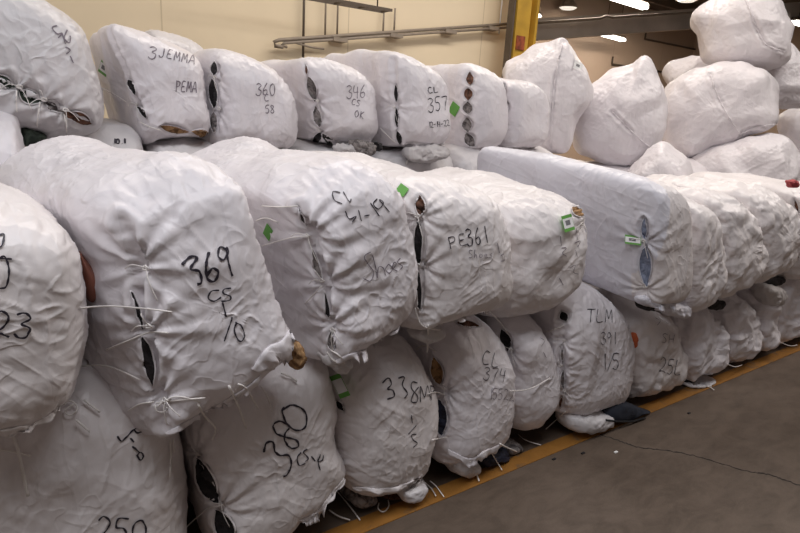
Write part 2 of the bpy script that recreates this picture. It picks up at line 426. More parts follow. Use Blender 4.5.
def opening(B, x0, y0, x1, y1, wpx, con, lips=True):
    """a gaping slit between two ties with what is packed inside showing, and the two turned edges of the wrap"""
    A = np.array([x0, y0], float); E = np.array([x1, y1], float); t = nrm(E - A); s = np.array([-t[1], t[0]])
    nt_, nu = 22, 7; rnd = random.Random(int(x0 * 7 + y0)); V, Fs = [], []; edge = ([], [])
    k1, k2 = rnd.uniform(.75, 1.15), rnd.uniform(.75, 1.15); skew = rnd.uniform(.8, 1.25)
    for i in range(nt_ + 1):
        u = i / nt_; prof = math.sin(math.pi * u ** skew) ** .72 * wpx * .62; c = A + (E - A) * u
        for j in range(nu + 1):
            v = -1 + 2 * j / nu; ww = prof * (k1 if v < 0 else k2)
            p, n = at(B, *(c + s * v * ww), .0025)
            lump = .010 * (1 - v * v) * (.5 + .5 * math.sin(u * 17 + v * 3 + x0)) * min(1, wpx / 12)
            V.append(tuple(p + n * lump))
            if j == 0: edge[0].append(p + n * .003)
            if j == nu: edge[1].append(p + n * .003)
    for i in range(nt_):
        for j in range(nu):
            a = i * (nu + 1) + j; Fs.append((a, a + 1, a + nu + 2, a + nu + 1))
    mesh_obj('contents_and_gap_fill', V, Fs, CON[con], B.root, B.loc).location = (0, 0, 0)
    if lips:
        V, Fs = [], []
        for e in edge:
            tube(V, Fs, e, [.0015 + .002 * math.sin(math.pi * i / nt_) for i in range(nt_ + 1)], 6)
        mesh_obj('opening_edge', V, Fs, WRAP[B.mat], B.root, B.loc)
def tie_knots(B):
    rnd = random.Random(len(B.key) * 31 + 5)
    for c, cn in B.ties:
        V, Fs = [], []
        h = B.tree.find_nearest(Vector(c)); p = np.array(h[0]) + cn * .006
        u = nrm(np.cross(cn, [0, 0, 1.])); v = np.cross(cn, u)
        pts = [p + (u * math.cos(a) + v * math.sin(a) * .6) * .010 + cn * .004 * math.sin(a * 2) for a in np.linspace(0, 6.6, 12)]
        tube(V, Fs, pts, .0026, 5)
        for k in range(2):
            a = rnd.uniform(0, 6.28); ln = rnd.uniform(.03, .07)
            e = [p, p + (u * math.cos(a) + v * math.sin(a)) * ln * .5 + cn * .014, p + (u * math.cos(a) + v * math.sin(a)) * ln + cn * .006 - np.array([0, 0, ln * .4])]
            tube(V, Fs, catmull(e, 5), .0016, 5)
        mesh_obj('tie', V, Fs, TWINE, B.root, B.loc)

# handwriting: every glyph a few strokes in a unit box (y down), smoothed
G = {
 '0': [[(.5, 0), (.15, .2), (.1, .6), (.4, 1), (.8, .8), (.85, .35), (.6, .03), (.42, .05)]],
 '1': [[(.5, 0), (.48, .5), (.5, 1)]],
 '2': [[(.1, .2), (.4, 0), (.8, .2), (.6, .6), (.1, .95), (.5, .9), (.95, 1)]],
 '3': [[(.1, .1), (.5, 0), (.85, .2), (.4, .45), (.85, .6), (.7, .95), (.3, 1), (.05, .85)]],
 '4': [[(.2, 0), (.1, .5), (.8, .5)], [(.7, .1), (.65, 1)]],
 '5': [[(.85, 0), (.25, .03), (.15, .4), (.6, .42), (.8, .7), (.5, 1), (.1, .92)]],
 '6': [[(.7, 0), (.25, .4), (.1, .8), (.4, 1), (.75, .8), (.6, .55), (.2, .65)]],
 '7': [[(.05, .05), (.85, .02), (.6, .5), (.45, 1)]],
 '8': [[(.7, .15), (.35, 0), (.15, .2), (.5, .48), (.85, .75), (.5, 1), (.15, .8), (.45, .5), (.75, .2), (.6, .05)]],
 '9': [[(.8, .25), (.45, .0), (.15, .25), (.4, .5), (.8, .25), (.78, .6), (.7, 1)]],
 '/': [[(.9, -.05), (.1, 1.05)]], '-': [[(.1, .55), (.85, .5)]], '.': [[(.4, .95), (.5, 1)]],
 'C': [[(.85, .1), (.4, 0), (.1, .45), (.3, .95), (.9, .9)]],
 'L': [[(.2, 0), (.15, .95), (.85, .95)]],
 'S': [[(.85, .1), (.4, 0), (.15, .25), (.7, .6), (.65, .95), (.1, .95)]],
 'P': [[(.2, 0), (.2, 1)], [(.2, .05), (.8, .1), (.75, .45), (.2, .55)]],
 'E': [[(.85, .05), (.3, .03), (.2, .5), (.7, .5), (.2, .52), (.2, .95), (.9, .95)]],
 'T': [[(.0, .05), (1, .0)], [(.5, .02), (.45, 1)]],
 'M': [[(.1, 1), (.2, 0), (.5, .7), (.8, 0), (.95, 1)]],
 'D': [[(.2, 0), (.2, 1)], [(.1, .05), (.8, .3), (.75, .8), (.15, 1)]],
 'H': [[(.15, 0), (.15, 1)], [(.85, 0), (.8, 1)], [(.15, .5), (.85, .48)]],
 'J': [[(.7, 0), (.7, .8), (.35, 1), (.05, .8)]],
 'A': [[(.05, 1), (.5, 0), (.95, 1)], [(.2, .65), (.8, .65)]],
 'O': [[(.5, 0), (.1, .4), (.4, 1), (.9, .6), (.55, .02)]], 'K': [[(.2, 0), (.2, 1)], [(.85, 0), (.25, .5), (.9, 1)]],
 'h': [[(.3, -.1), (.2, .5), (.15, 1), (.4, .55), (.7, .6), (.8, 1)]],
 'o': [[(.5, .5), (.15, .75), (.5, 1), (.85, .7), (.5, .5)]],
 'e': [[(.2, .75), (.8, .7), (.5, .5), (.15, .75), (.4, 1), (.9, .9)]],
 's': [[(.8, .5), (.3, .55), (.7, .8), (.6, 1), (.1, 1)]],
 'l': [[(.3, 1), (.6, .3), (.5, -.1), (.3, .2), (.4, 1)]], 'w': [[(0, .5), (.2, 1), (.5, .6), (.75, 1), (1, .4)]],
}
def strokes(B, lines, width, ink=None, name='marker_writing'):
    V, Fs = [], []
    for ln in lines:
        P2 = catmull(ln, 7) if len(ln) > 2 else resample(np.array(ln, float), 8)
        P2 = resample(P2, max(6, int(np.linalg.norm(np.diff(P2, axis=0), axis=1).sum() / 1.0)))
        pn = [at(B, x, y, .0030) for x, y in P2]; n0 = len(V)
        for i, (p, n_) in enumerate(pn):
            t = pn[min(i + 1, len(pn) - 1)][0] - pn[max(i - 1, 0)][0]; s = np.cross(t, n_); s = s / (np.linalg.norm(s) + 1e-9)
            ww = width * .39 * (1 + .25 * math.sin(i * .7))
            V += [tuple(p + s * ww), tuple(p - s * ww)]
        Fs += [(n0 + 2 * i, n0 + 2 * i + 1, n0 + 2 * i + 3, n0 + 2 * i + 2) for i in range(len(pn) - 1)]
    return mesh_obj(name, V, Fs, ink or INK, B.root, B.loc)
def text(B, s, x, y, h, ang=0, adv=.8, wid=.62, slant=0, width=.006, ink=None):
    """x, y: top left of the first letter; ang: degrees the line falls to the right"""
    a = math.radians(ang); ux = np.array([math.cos(a), math.sin(a)]); a2 = a + math.radians(slant); uy = np.array([-math.sin(a2), math.cos(a2)])
    o = np.array([x, y], float); L = []; rnd = random.Random(len(s) * 13 + int(x))
    for ch in s:
        if ch != ' ':
            j = rnd.uniform(-.05, .05) * h
            for st in G[ch]: L.append([tuple(o + ux * (px * wid * h) + uy * (py * h + j)) for px, py in st])
        o = o + ux * (adv * h * (.6 if ch in '1l/.' else 1))
    return strokes(B, L, width, ink)
def tag(B, cpx, u, v, border=.2, green=True, lift=.012, print_=True):
    """a small label: centre pixel, half extents as pixel vectors; white paper with green edges"""
    c = np.array(cpx, float); u = np.array(u, float); v = np.array(v, float)
    def corner(a, b, l):
        p, n_ = hit(B.tree, *(c)); q = on_plane(*(c + u * a + v * b), p + n_ * lift, n_); return q + n_ * l
    V, Fs = [], []
    P = [corner(a, b, 0) for a, b in ((-1, -1), (1, -1), (1, 1), (-1, 1))]; n_ = nrm(np.cross(P[1] - P[0], P[3] - P[0])); 
    if n_ @ (P[0] - CAM) > 0: n_ = -n_
    V = [tuple(p) for p in P] + [tuple(p + n_ * .0012) for p in P]
    Fs = [(0, 1, 2, 3), (4, 7, 6, 5), (0, 4, 5, 1), (1, 5, 6, 2), (2, 6, 7, 3), (3, 7, 4, 0)]
    t = mesh_obj('label_tag', V, Fs, GREEN if green else LABEL, B.root, B.loc, smooth=False); t['label'] = 'small green edged paper tag' if green else 'small printed paper patch'
    if print_:
        def panel(nm, a0, b0, a1, b1, l, m):
            Q = [corner(a, b, 0) + n_ * l for a, b in ((a0, b0), (a1, b0), (a1, b1), (a0, b1))]
            return mesh_obj(nm, [tuple(q) for q in Q] + [tuple(q + n_ * .0008) for q in Q], Fs, m, t, B.loc, smooth=False)
        panel('label_face', -1 + border * .3, -1 + border * 2, 1 - border * .3, 1 - border * 2, .0012, LABEL)
        if print_ == 2:
            panel('printed_block', -.5, -.35, .35, .25, .0022, GREY_PRINT)
def flap(B, path, wpx, amp=2.0, mat=None, name='hem'):
    """a ragged turned edge of the wrap running along the given pixel path, hanging down and outward"""
    P2 = resample(catmull(path, 8), 46); rnd = random.Random(int(path[0][0] * 3)); V, Fs = [], []; nu = 4
    for i, (x, y) in enumerate(P2):
        t = nrm(P2[min(i + 1, 45)] - P2[max(i - 1, 0)]); s = np.array([-t[1], t[0]])
        if s[1] < 0: s = -s
        e = math.sin(math.pi * i / 45) ** .4; wv = math.sin(i * .35 + path[0][0]) * .6 + math.sin(i * .83) * .35 + rnd.uniform(-.12, .12)
        for j in range(nu + 1):
            u = j / nu; q = np.array([x, y]) + s * (-.35 * wpx + u * (wpx + amp * wv) * e)
            p, n_ = hit(B.tree, *q)
            if j and np.linalg.norm(p - pr_) > .05: p, n_ = pr_ + np.array([0, -.002, -.008]), nr_
            pr_, nr_ = p, n_
            V.append(tuple(p + n_ * (.003 + .012 * u * e * (1 + .5 * math.sin(i * .5)))))
    for i in range(45):
        for j in range(nu):
            a = i * (nu + 1) + j; Fs.append((a, a + 1, a + nu + 2, a + nu + 1))
    o = mesh_obj(name, V, Fs, WRAP[mat or B.mat], B.root, B.loc)
    sm = o.modifiers.new('s', 'SOLIDIFY'); sm.thickness = .0025
    return o
def twine(B, px, r=.0028, lift=.017):
    """loose twine: lies on whatever surface the path crosses"""
    P = []
    P2 = resample(catmull(px, 6), max(5, len(px) * 4))
    last = None
    for x, y in P2:
        d = Vector(ray(x, y)); best = None
        for b in BV:
            h = b.tree.ray_cast(Vector(CAM), d)
            if h[0] is not None and (best is None or h[3] < best[3]): best = h
        fl = onz(x, y, .006); fd = np.linalg.norm(fl - CAM)
        if best is not None and best[3] < fd: q = np.array(best[0]); 
        else: q = fl
        dist = np.linalg.norm(q - CAM)
        if last is not None: dist = min(dist, last + .03); dist = max(dist, last - .05) if dist < last - .05 else dist
        if last is None and dist > 0: last = dist
        last = dist; P.append(CAM + ray(x, y) * (dist - lift))
    P = np.array(P)
    for _ in range(2): P[1:-1] = (P[:-2] + 2 * P[1:-1] + P[2:]) / 4
    V, Fs = [], []; tube(V, Fs, P, r, 5)
    mesh_obj('twine_end', V, Fs, TWINE, B.root, B.loc)
def lump(name, pts, Y, L, mat, parent=None, label=None, cat=None, group=None, ex=2.6, amp=.012, n=(46, 34), on_floor=False):
    """a small crumpled body (cloth, film, a shoe end): traced outline given its own distance, size and depth"""
    o = ony(np.mean([p[0] for p in pts]), np.mean([p[1] for p in pts]), Y); e1 = np.array([1., 0, 0]); e2 = np.array([0, 0, 1.]); e3 = np.array([0, 1., 0])
    out = []
    for p in pts: q = ony(p[0], p[1], Y) - o; out.append((q[0], max(q[2], .006 - o[2])))
    P = base_surface(out, o - e3 * L * .5, e1, e2, e3, L, n[0], n[1], ex, ex, 1, (0, 0)); N = grid_normals(P)
    v = P.reshape(-1, 3); q = v + Y * 7.3
    d = perlin(q / .05, 1) * amp + perlin(q / .02, 2) * amp * .4 - np.abs(perlin(q / .035, 3)) * amp
    v = v + N.reshape(-1, 3) * d[:, None]; v[:, 2] = np.maximum(v[:, 2], .005)
    if parent is not None: return quad_mesh(name, v, grid_faces(*P.shape[:2]), mat, parent.root, parent.loc)
    loc = (v[:, 0].mean(), v[:, 1].mean(), v[:, 2].min()); ob = quad_mesh(name, v, grid_faces(*P.shape[:2]), mat, None, loc); ob.location = loc
    ob['label'] = label; ob['category'] = cat
    if group: ob['group'] = group
    return ob
NEAR = (300, 230); MID = (200, 150); FAR = (130, 100)
G1 = 'bottom tier of the front row of bales'; G2 = 'upper tier of the front row of bales'; G3 = 'top tier of the rear row of bales'
# --- front row, upper tier
A = bale('A', 'big white bale at the left edge of the front row with 23 written on it',
    [(-120, 215), (-60, 200), (-5, 200), (40, 212), (70, 236), (82, 280), (86, 340), (80, 395), (40, 420), (-5, 432), (-70, 440), (-130, 430), (-150, 300)], 1.60, .95, n=NEAR, mat='m', group=G2, back=.95, shift=(-.02, -.05), ex=4.6, fl=4.6)
Bb = bale('B', 'white bale with 369 written on its face, front row',
    [(122, 212), (165, 180), (215, 165), (246, 174), (262, 210), (276, 262), (288, 310), (296, 350), (250, 388), (205, 412), (166, 436), (146, 400), (134, 330), (128, 270)], 1.66, 1.22, n=NEAR, mat='w', group=G2, ex=5.0, fl=5.0, back=1.07, shift=(-.30, -.06),
    stars=[(135, 269, .16), (143, 333, .13), (155, 402, .1)], seams=[[(122, 222), (130, 250), (134, 268), (133, 300), (143, 333), (155, 403), (164, 430)]],
    opens=[(131, 290, 143, 330, 5, 'k'), (143, 337, 153, 385, 8, 'k')])
Cc = bale('C', 'white bale marked Shoes in the upper tier of the front row beside bale 369',
    [(298, 205), (330, 176), (370, 168), (398, 185), (410, 225), (417, 270), (416, 305), (400, 334), (368, 351), (334, 364), (328, 330), (318, 270), (306, 230)], 1.68, 1.2, n=NEAR, mat='w', back=1.06, shift=(-.13, .0), group=G2, ex=5.4, fl=5.4,
    stars=[(310, 236, .14), (324, 285, .16), (329, 325, .12)], seams=[[(298, 208), (310, 236), (323, 285), (329, 325), (331, 355)]],
    opens=[(311, 248, 322, 282, 4, 'y'), (324, 290, 329, 320, 4, 'k'), (330, 330, 332, 350, 6, 'y'), (297, 206, 307, 228, 3, 'y')])
Dd = bale('D', 'white bale marked PE 361 with a tall dark slit down its left edge',
    [(416, 200), (440, 184), (475, 188), (500, 205), (509, 235), (510, 265), (514, 290), (502, 308), (465, 321), (422, 334), (416, 300), (416, 250)], 1.68, 1.1, n=NEAR, mat='m', back=1.04, shift=(-.10, .05), group=G2, ex=5.0, fl=5.0,
    stars=[(419, 218, .08), (419, 268, .08)], opens=[(420, 194, 419, 216, 11, 'b'), (418, 219, 418, 266, 9, 'k'), (418, 270, 419, 312, 4, 'k')])
Ee = bale('E', 'white bale with a green edged tag at its top corner, next to bale PE 361',
    [(512, 220), (530, 205), (560, 198), (582, 208), (584, 235), (582, 270), (572, 296), (545, 316), (515, 322), (504, 300), (506, 255)], 1.80, 1.05, n=MID, mat='m', shift=(-.10, .06), rough=1.3, group=G2, ex=4.0, fl=4.0,
    stars=[(584, 226, .07)], opens=[(571, 208, 583, 216, 9, 't')])
Ff = bale('F', 'tall bluish white bale with a green edged label and blue slit at its corner',
    [(648, 188), (664, 184), (678, 196), (681, 250), (680, 290), (673, 304), (655, 306), (644, 300), (643, 250), (644, 215)], 1.66, 1.25, n=NEAR, mat='c', group=G2, ex=9, fl=7, shift=(-.16, .12),
    stars=[(645, 242, .09), (645, 290, .08)], opens=[(644, 216, 644, 240, 7, 's'), (645, 246, 646, 286, 10, 's')], rough=.45)
Gg = bale('G', 'white bale right of the bluish bale, a red scrap showing at its left',
    [(686, 205), (700, 200), (712, 215), (717, 250), (715, 285), (705, 306), (690, 314), (684, 290), (683, 240)], 1.70, 1.1, n=MID, mat='m', crumple=0.8, group=G2, ex=4.4, fl=4.4, opens=[(682, 220, 684, 236, 4, 'r')])
Hh = bale('H', 'puffy white upper tier bale just right of the bale with the red scrap',
    [(718, 205), (735, 198), (752, 210), (757, 240), (755, 275), (742, 290), (722, 300), (716, 280), (715, 235)], 1.70, 1.1, n=MID, mat='m', crumple=1.0, group=G2, ex=4.0, fl=4.0, rough=1.4)
Ii = bale('I', 'rounded white bale at the right end of the upper tier, beside the dark openings',
    [(758, 200), (775, 194), (788, 203), (794, 235), (790, 262), (778, 276), (762, 283), (756, 260), (755, 225)], 1.70, 1.1, n=MID, mat='m', crumple=1.0, group=G2, ex=4.0, fl=4.0, rough=1.2)
Jj = bale('J', 'white bale cut by the right picture edge, brown openings in its corner',
    [(800, 195), (815, 188), (840, 195), (850, 230), (845, 262), (825, 275), (803, 278), (797, 250), (797, 220)], 1.74, 1.1, n=MID, mat='m', group=G2, ex=4.4, fl=4.4,
    opens=[(794, 198, 799, 214, 5, 'b'), (796, 218, 799, 236, 6, 'k'), (797, 240, 799, 258, 5, 'b')])
# --- front row, bottom tier
Kk = bale('K', 'white bale marked 250 in the bottom left corner of the picture',
    [(-60, 435), (0, 418), (60, 400), (100, 385), (145, 392), (174, 418), (184, 450), (188, 500), (194, 560), (180, 640), (60, 680), (-60, 690), (-90, 560)], 1.78, 1.2, n=NEAR, mat='m', group=G1, ex=4.2, fl=4.2)
Ll = bale('L', 'white bale marked 380 in the bottom tier, black opening at its left corner',
    [(200, 425), (235, 385), (280, 368), (318, 358), (336, 388), (340, 435), (349, 470), (336, 492), (322, 512), (300, 525), (280, 545), (250, 575), (228, 560), (215, 520), (203, 470)], 1.84, 1.2, n=NEAR, mat='m', group=G1, ex=5.0, fl=5.0,
    stars=[(220, 506, .13), (198, 454, .08)], opens=[(197, 457, 218, 504, 15, 'k'), (216, 508, 232, 545, 18, 'k')])
Mm = bale('M', 'white bale marked 338 and 1/5 in the bottom tier above a striped floor line',
    [(350, 372), (380, 354), (412, 350), (428, 372), (438, 410), (434, 450), (428, 475), (410, 492), (385, 497), (358, 493), (346, 470), (340, 420)], 1.84, 1.15, n=NEAR, mat='m', group=G1, ex=4.6, fl=4.6, opens=[(336, 400, 344, 412, 6, 'k'), (408, 488, 424, 480, 6, 'y')])
Nn = bale('N', 'white bale marked CL 371 with dark blue clothing spilling under it',
    [(443, 345), (455, 328), (480, 320), (500, 335), (511, 362), (515, 400), (511, 435), (497, 449), (470, 462), (448, 466), (440, 435), (440, 390)], 1.84, 1.15, n=NEAR, mat='w', group=G1, ex=4.6, fl=4.6,
    stars=[(443, 394, .09)], opens=[(433, 356, 440, 384, 12, 't'), (438, 398, 441, 436, 14, 'n'), (456, 322, 480, 326, 8, 'b')])
Oo = bale('O', 'narrow white bale, dark hole at its top left, right of bale CL 371',
    [(508, 335), (520, 322), (540, 322), (549, 340), (553, 370), (551, 405), (540, 428), (520, 434), (509, 420), (507, 380)], 1.88, 1.1, n=MID, mat='w', group=G1, ex=4.6, fl=4.6,
    stars=[(508, 352, .10)], opens=[(501, 328, 508, 350, 11, 'k')])
Pp = bale('P', 'white bale marked TLM 391 1/5 in the bottom tier above a dark shoe',
    [(560, 312), (572, 298), (592, 290), (613, 300), (627, 322), (633, 350), (629, 382), (616, 408), (590, 416), (566, 413), (558, 385), (557, 345)], 1.84, 1.1, n=NEAR, mat='w', group=G1, ex=5.0, fl=5.0,
    stars=[(563, 340, .07), (563, 366, .07), (563, 392, .06)], seams=[[(562, 312), (563, 340), (563, 366), (563, 408)]],
    opens=[(561, 310, 567, 322, 10, 'k'), (562, 344, 562, 364, 5, 'y'), (563, 368, 563, 388, 5, 'y'), (561, 396, 560, 409, 4, 'b')])
Qq = bale('Q', 'round white bale marked 25 in the bottom tier, right of bale TLM 391',
    [(632, 318), (645, 306), (662, 312), (678, 328), (684, 350), (681, 375), (668, 395), (648, 405), (633, 400), (627, 375), (627, 340)], 1.86, 1.1, n=MID, mat='m', crumple=1.0, group=G1, ex=4.0, fl=4.0, rough=1.2, facet=1.8)
Rr = bale('R', 'unmarked white bale in the bottom tier right of the round bale marked 25',
    [(686, 318), (698, 305), (712, 312), (722, 330), (722, 355), (714, 376), (700, 387), (686, 385), (681, 360), (682, 335)], 1.86, 1.1, n=MID, mat='w', crumple=1.5, group=G1, ex=4.2, fl=4.2, rough=1.2, facet=1.8)
Ss = bale('S', 'crumpled white bale low in the row with a dark gap above its left shoulder',
    [(724, 304), (736, 293), (749, 300), (755, 325), (752, 348), (740, 362), (727, 362), (721, 345), (720, 320)], 1.88, 1.1, n=MID, mat='w', crumple=1.5, group=G1, ex=4.2, fl=4.2, rough=1.7, facet=1.8)
Tt = bale('T', 'narrow crumpled white bale low in the row before the gap at the right',
    [(756, 296), (764, 290), (771, 305), (773, 325), (770, 343), (761, 352), (755, 345), (753, 320)], 1.89, 1.1, n=FAR, mat='w', crumple=1.5, group=G1, ex=4.0, fl=4.0, rough=1.7, facet=1.8)
Uu = bale('U', 'wide crumpled white bale at the right end of the bottom tier',
    [(778, 288), (792, 270), (812, 265), (830, 275), (838, 300), (830, 326), (808, 337), (786, 341), (776, 335), (774, 312)], 1.88, 1.1, n=MID, mat='w', crumple=1.5, group=G1, ex=4.0, fl=4.0, rough=1.7, facet=1.8)
# --- rear row
RY = 3.15
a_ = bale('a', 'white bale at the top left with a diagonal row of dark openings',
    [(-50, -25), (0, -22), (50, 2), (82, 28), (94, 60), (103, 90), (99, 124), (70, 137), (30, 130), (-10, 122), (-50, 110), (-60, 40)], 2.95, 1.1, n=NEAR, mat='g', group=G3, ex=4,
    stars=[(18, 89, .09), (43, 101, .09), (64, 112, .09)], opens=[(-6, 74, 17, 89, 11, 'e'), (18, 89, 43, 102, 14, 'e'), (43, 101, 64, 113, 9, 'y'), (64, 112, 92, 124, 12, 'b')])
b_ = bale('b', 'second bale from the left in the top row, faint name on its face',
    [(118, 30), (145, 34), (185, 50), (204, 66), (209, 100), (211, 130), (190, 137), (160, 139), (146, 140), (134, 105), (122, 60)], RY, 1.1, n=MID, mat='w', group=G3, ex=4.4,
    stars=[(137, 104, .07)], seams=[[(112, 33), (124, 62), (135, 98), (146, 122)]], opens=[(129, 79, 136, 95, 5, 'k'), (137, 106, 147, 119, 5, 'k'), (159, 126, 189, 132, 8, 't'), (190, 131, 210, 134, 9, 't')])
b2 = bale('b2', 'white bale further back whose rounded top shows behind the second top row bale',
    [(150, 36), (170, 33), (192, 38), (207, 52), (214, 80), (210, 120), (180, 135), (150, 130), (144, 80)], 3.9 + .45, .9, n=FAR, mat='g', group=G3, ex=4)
c_ = bale('c', 'white bale marked 360 in the top row with openings down its left corner',
    [(217, 58), (240, 52), (268, 62), (285, 82), (294, 105), (299, 130), (290, 148), (250, 146), (219, 143), (216, 100)], RY, 1.1, n=MID, mat='w', group=G3, ex=4.4,
    stars=[(215, 78, .07), (215, 110, .07)], opens=[(215, 61, 215, 76, 6, 'k'), (213, 79, 215, 109, 8, 'k'), (214, 112, 215, 133, 6, 'y')])
d_ = bale('d', 'white bale marked 346 in the top row, shoes showing in its seam',
    [(308, 65), (330, 60), (356, 70), (373, 85), (378, 108), (379, 132), (370, 143), (345, 143), (324, 138), (316, 112), (311, 88)], RY, 1.1, n=MID, mat='w', group=G3, ex=4.4,
    stars=[(316, 103, .08), (320, 132, .07)], opens=[(306, 64, 307, 75, 3, 'b'), (308, 76, 315, 102, 9, 'y'), (315, 105, 320, 127, 8, 'y'), (312, 145, 322, 132, 7, 'k'), (322, 134, 338, 146, 6, 'k')])
e_ = bale('e', 'tallest white bale of the top row, marked CL 357',
    [(396, 58), (412, 54), (435, 66), (448, 85), (449, 115), (446, 140), (436, 148), (415, 146), (399, 142), (396, 100)], RY - .1, 1.35, n=MID, mat='w', group=G3, ex=5,
    stars=[(396, 106, .09)], seams=[[(393, 60), (395, 85), (396, 106), (398, 140)]], opens=[(395, 84, 396, 102, 5, 'k'), (396, 108, 397, 128, 5, 'k'), (397, 130, 401, 145, 5, 'k')])
f_ = bale('f', 'white top row bale with a column of brown and grey shoes down its seam',
    [(472, 73), (485, 69), (500, 76), (504, 100), (504, 130), (498, 148), (480, 151), (470, 147), (468, 110)], RY, 1.1, n=MID, mat='w', group=G3, ex=4.4,
    opens=[(470, 71, 470, 86, 9, 'b'), (468, 87, 468, 101, 9, 'b'), (468, 101, 468, 115, 9, 'y'), (467, 116, 468, 132, 9, 'y'), (466, 133, 475, 147, 9, 'y')])
g_ = bale('g', 'small white bale ending the top row, grey gaps at its left',
    [(506, 84), (520, 80), (538, 84), (546, 100), (546, 125), (542, 145), (525, 149), (509, 147), (505, 120)], RY, 1.0, n=MID, mat='w', group=G3, ex=3.6,
    opens=[(504, 82, 504, 98, 5, 'y'), (505, 100, 506, 113, 6, 'y')])
# rear row, the tier beneath: only slivers of these show between the rows
under = [((-30, 112), (22, 150), 'w', 'small white bale end under the top left bale, beside a green gap', 2.75),
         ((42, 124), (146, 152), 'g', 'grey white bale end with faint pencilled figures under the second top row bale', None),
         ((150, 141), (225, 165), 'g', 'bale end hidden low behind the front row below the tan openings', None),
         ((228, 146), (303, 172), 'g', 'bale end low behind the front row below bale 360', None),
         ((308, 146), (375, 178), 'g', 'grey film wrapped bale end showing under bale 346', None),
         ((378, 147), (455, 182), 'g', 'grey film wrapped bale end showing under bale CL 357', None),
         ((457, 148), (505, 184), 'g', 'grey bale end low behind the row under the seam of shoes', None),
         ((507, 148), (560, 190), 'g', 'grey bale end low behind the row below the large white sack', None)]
UN = []
# what the sack heap and the rearmost bale rest on, out of sight behind the front row
for i, (x0, x1, y_, zt, lb) in enumerate([(3.85, 4.75, 3.45, 1.40, 'the pointed sack beside the column'), (4.80, 5.75, 3.35, 1.34, 'the round eared sack'), (5.85, 7.0, 3.25, 1.42, 'the boxy seamed sack'),
                                   (7.15, 8.25, 3.55, 1.70, 'the topmost sack'), (8.2, 9.5, 3.2, 1.45, 'the sack at the right edge')]):
    for t_, (za, zb) in enumerate(((.02, zt / 2 - .01), (zt / 2 + .01, zt))):
        pp = []
        for ax, az in ((.04, .93), (.3, 1.0), (.7, 1.0), (.96, .93), (1.0, .5), (.95, .06), (.6, 0), (.2, 0), (.02, .08), (0, .5)):
            q = np.array([x0 + (x1 - x0) * ax, y_, za + (zb - za) * az]); c = MW.T @ (q - CAM); pp.append((CX + F * c[0] / c[2], CY + F * c[1] / c[2]))
        bale('x%d%d' % (i, t_), '%s bale hidden beneath %s' % (('floor level', 'second level')[t_], lb), pp, y_, 1.2, n=(60, 50), mat='w', group='bales under the sack heap', ex=5)
for t_, (za, zb) in enumerate(((.02, .74), (.76, 1.5))):
    pp = []
    for ax, az in ((.04, .93), (.3, 1.0), (.7, 1.0), (.96, .93), (1.0, .5), (.95, .06), (.6, 0), (.2, 0), (.02, .08), (0, .5)):
        q = np.array([.85 + .55 * ax, 4.4, za + (zb - za) * az]); c = MW.T @ (q - CAM); pp.append((CX + F * c[0] / c[2], CY + F * c[1] / c[2]))
    bale('y%d' % t_, ('floor level', 'second level')[t_] + ' bale hidden beneath the furthest back bale', pp, 4.4, .8, n=(60, 50), mat='w', group='bales under the furthest back bale', ex=5)
for i, (p0, p1, mt, lb, yy) in enumerate(under):
    y_ = yy or RY - .03
    tl = ony(p0[0], p0[1], y_); tr = ony(p1[0], p1[1] - 12, y_)
    x0, x1, z1 = tl[0], tr[0], tl[2] - .02
    Vb = []
    for zt, zb, tier in ((z1, .80, 0), (.78, .02, 1)):
        pp = []
        for ax, az in ((.04, .93), (.3, 1.0), (.7, 1.0), (.96, .93), (1.0, .5), (.95, .06), (.6, 0), (.2, 0), (.02, .08), (0, .5)):
            q = np.array([x0 + (x1 - x0) * ax, y_, zb + (zt - zb) * az]); c = MW.T @ (q - CAM); pp.append((CX + F * c[0] / c[2], CY + F * c[1] / c[2]))
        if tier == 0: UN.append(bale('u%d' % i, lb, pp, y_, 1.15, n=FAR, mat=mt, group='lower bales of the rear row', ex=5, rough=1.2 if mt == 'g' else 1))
        else: bale('v%d' % i, 'floor bale hidden under ' + ('leftmost bale end', 'bale end marked 10.1', 'bale below the tan openings', 'bale below bale 360', 'grey end below bale 346', 'film scraps left of the shoes seam', 'grey end below the shoes seam', 'grey end below the pointed sack')[i], pp, y_, 1.15, n=(60, 50), mat=mt, group='rear row bales resting on the floor', ex=5)
# --- loose white sacks heaped at the right
GS = 'large white sacks heaped at the right'
SK = dict(kind='bulk_sack', cat='sack', group=GS, face=True, center=True, rough=.9, facet=3.2)
sack_a = bale('sa', 'large white sack leaning up beside the yellow column, tall and pointed',
    [(503, 72), (522, 54), (545, 45), (562, 42), (574, 55), (588, 74), (591, 98), (583, 112), (576, 122), (572, 145), (562, 154), (535, 152), (512, 150), (503, 120)], 3.9, .85, n=MID, mat='w', ex=3, fl=2.8,
    seams=[[(562, 44), (555, 80), (552, 120), (550, 148)]], **SK)
sack_b = bale('sb', 'round white sack with a pointed ear, leftmost of the heap over the row',
    [(574, 118), (590, 88), (610, 72), (632, 66), (645, 58), (655, 72), (664, 86), (668, 110), (662, 138), (650, 154), (622, 166), (590, 158), (575, 145)], 3.7, .85, n=MID, mat='w', ex=2.8, fl=2.6,
    seams=[[(612, 112), (630, 130), (655, 152)]], **SK)
sack_c = bale('sc', 'boxy white sack with a corner seam facing out at the middle of the heap',
    [(656, 105), (672, 82), (700, 68), (725, 62), (752, 66), (772, 78), (778, 105), (776, 124), (745, 138), (715, 150), (688, 159), (668, 148), (658, 125)], 3.5, .95, n=MID, mat='w', ex=3, fl=2.8,
    seams=[[(710, 75), (722, 105), (741, 136)], [(741, 133), (760, 126), (776, 124)]], **SK)
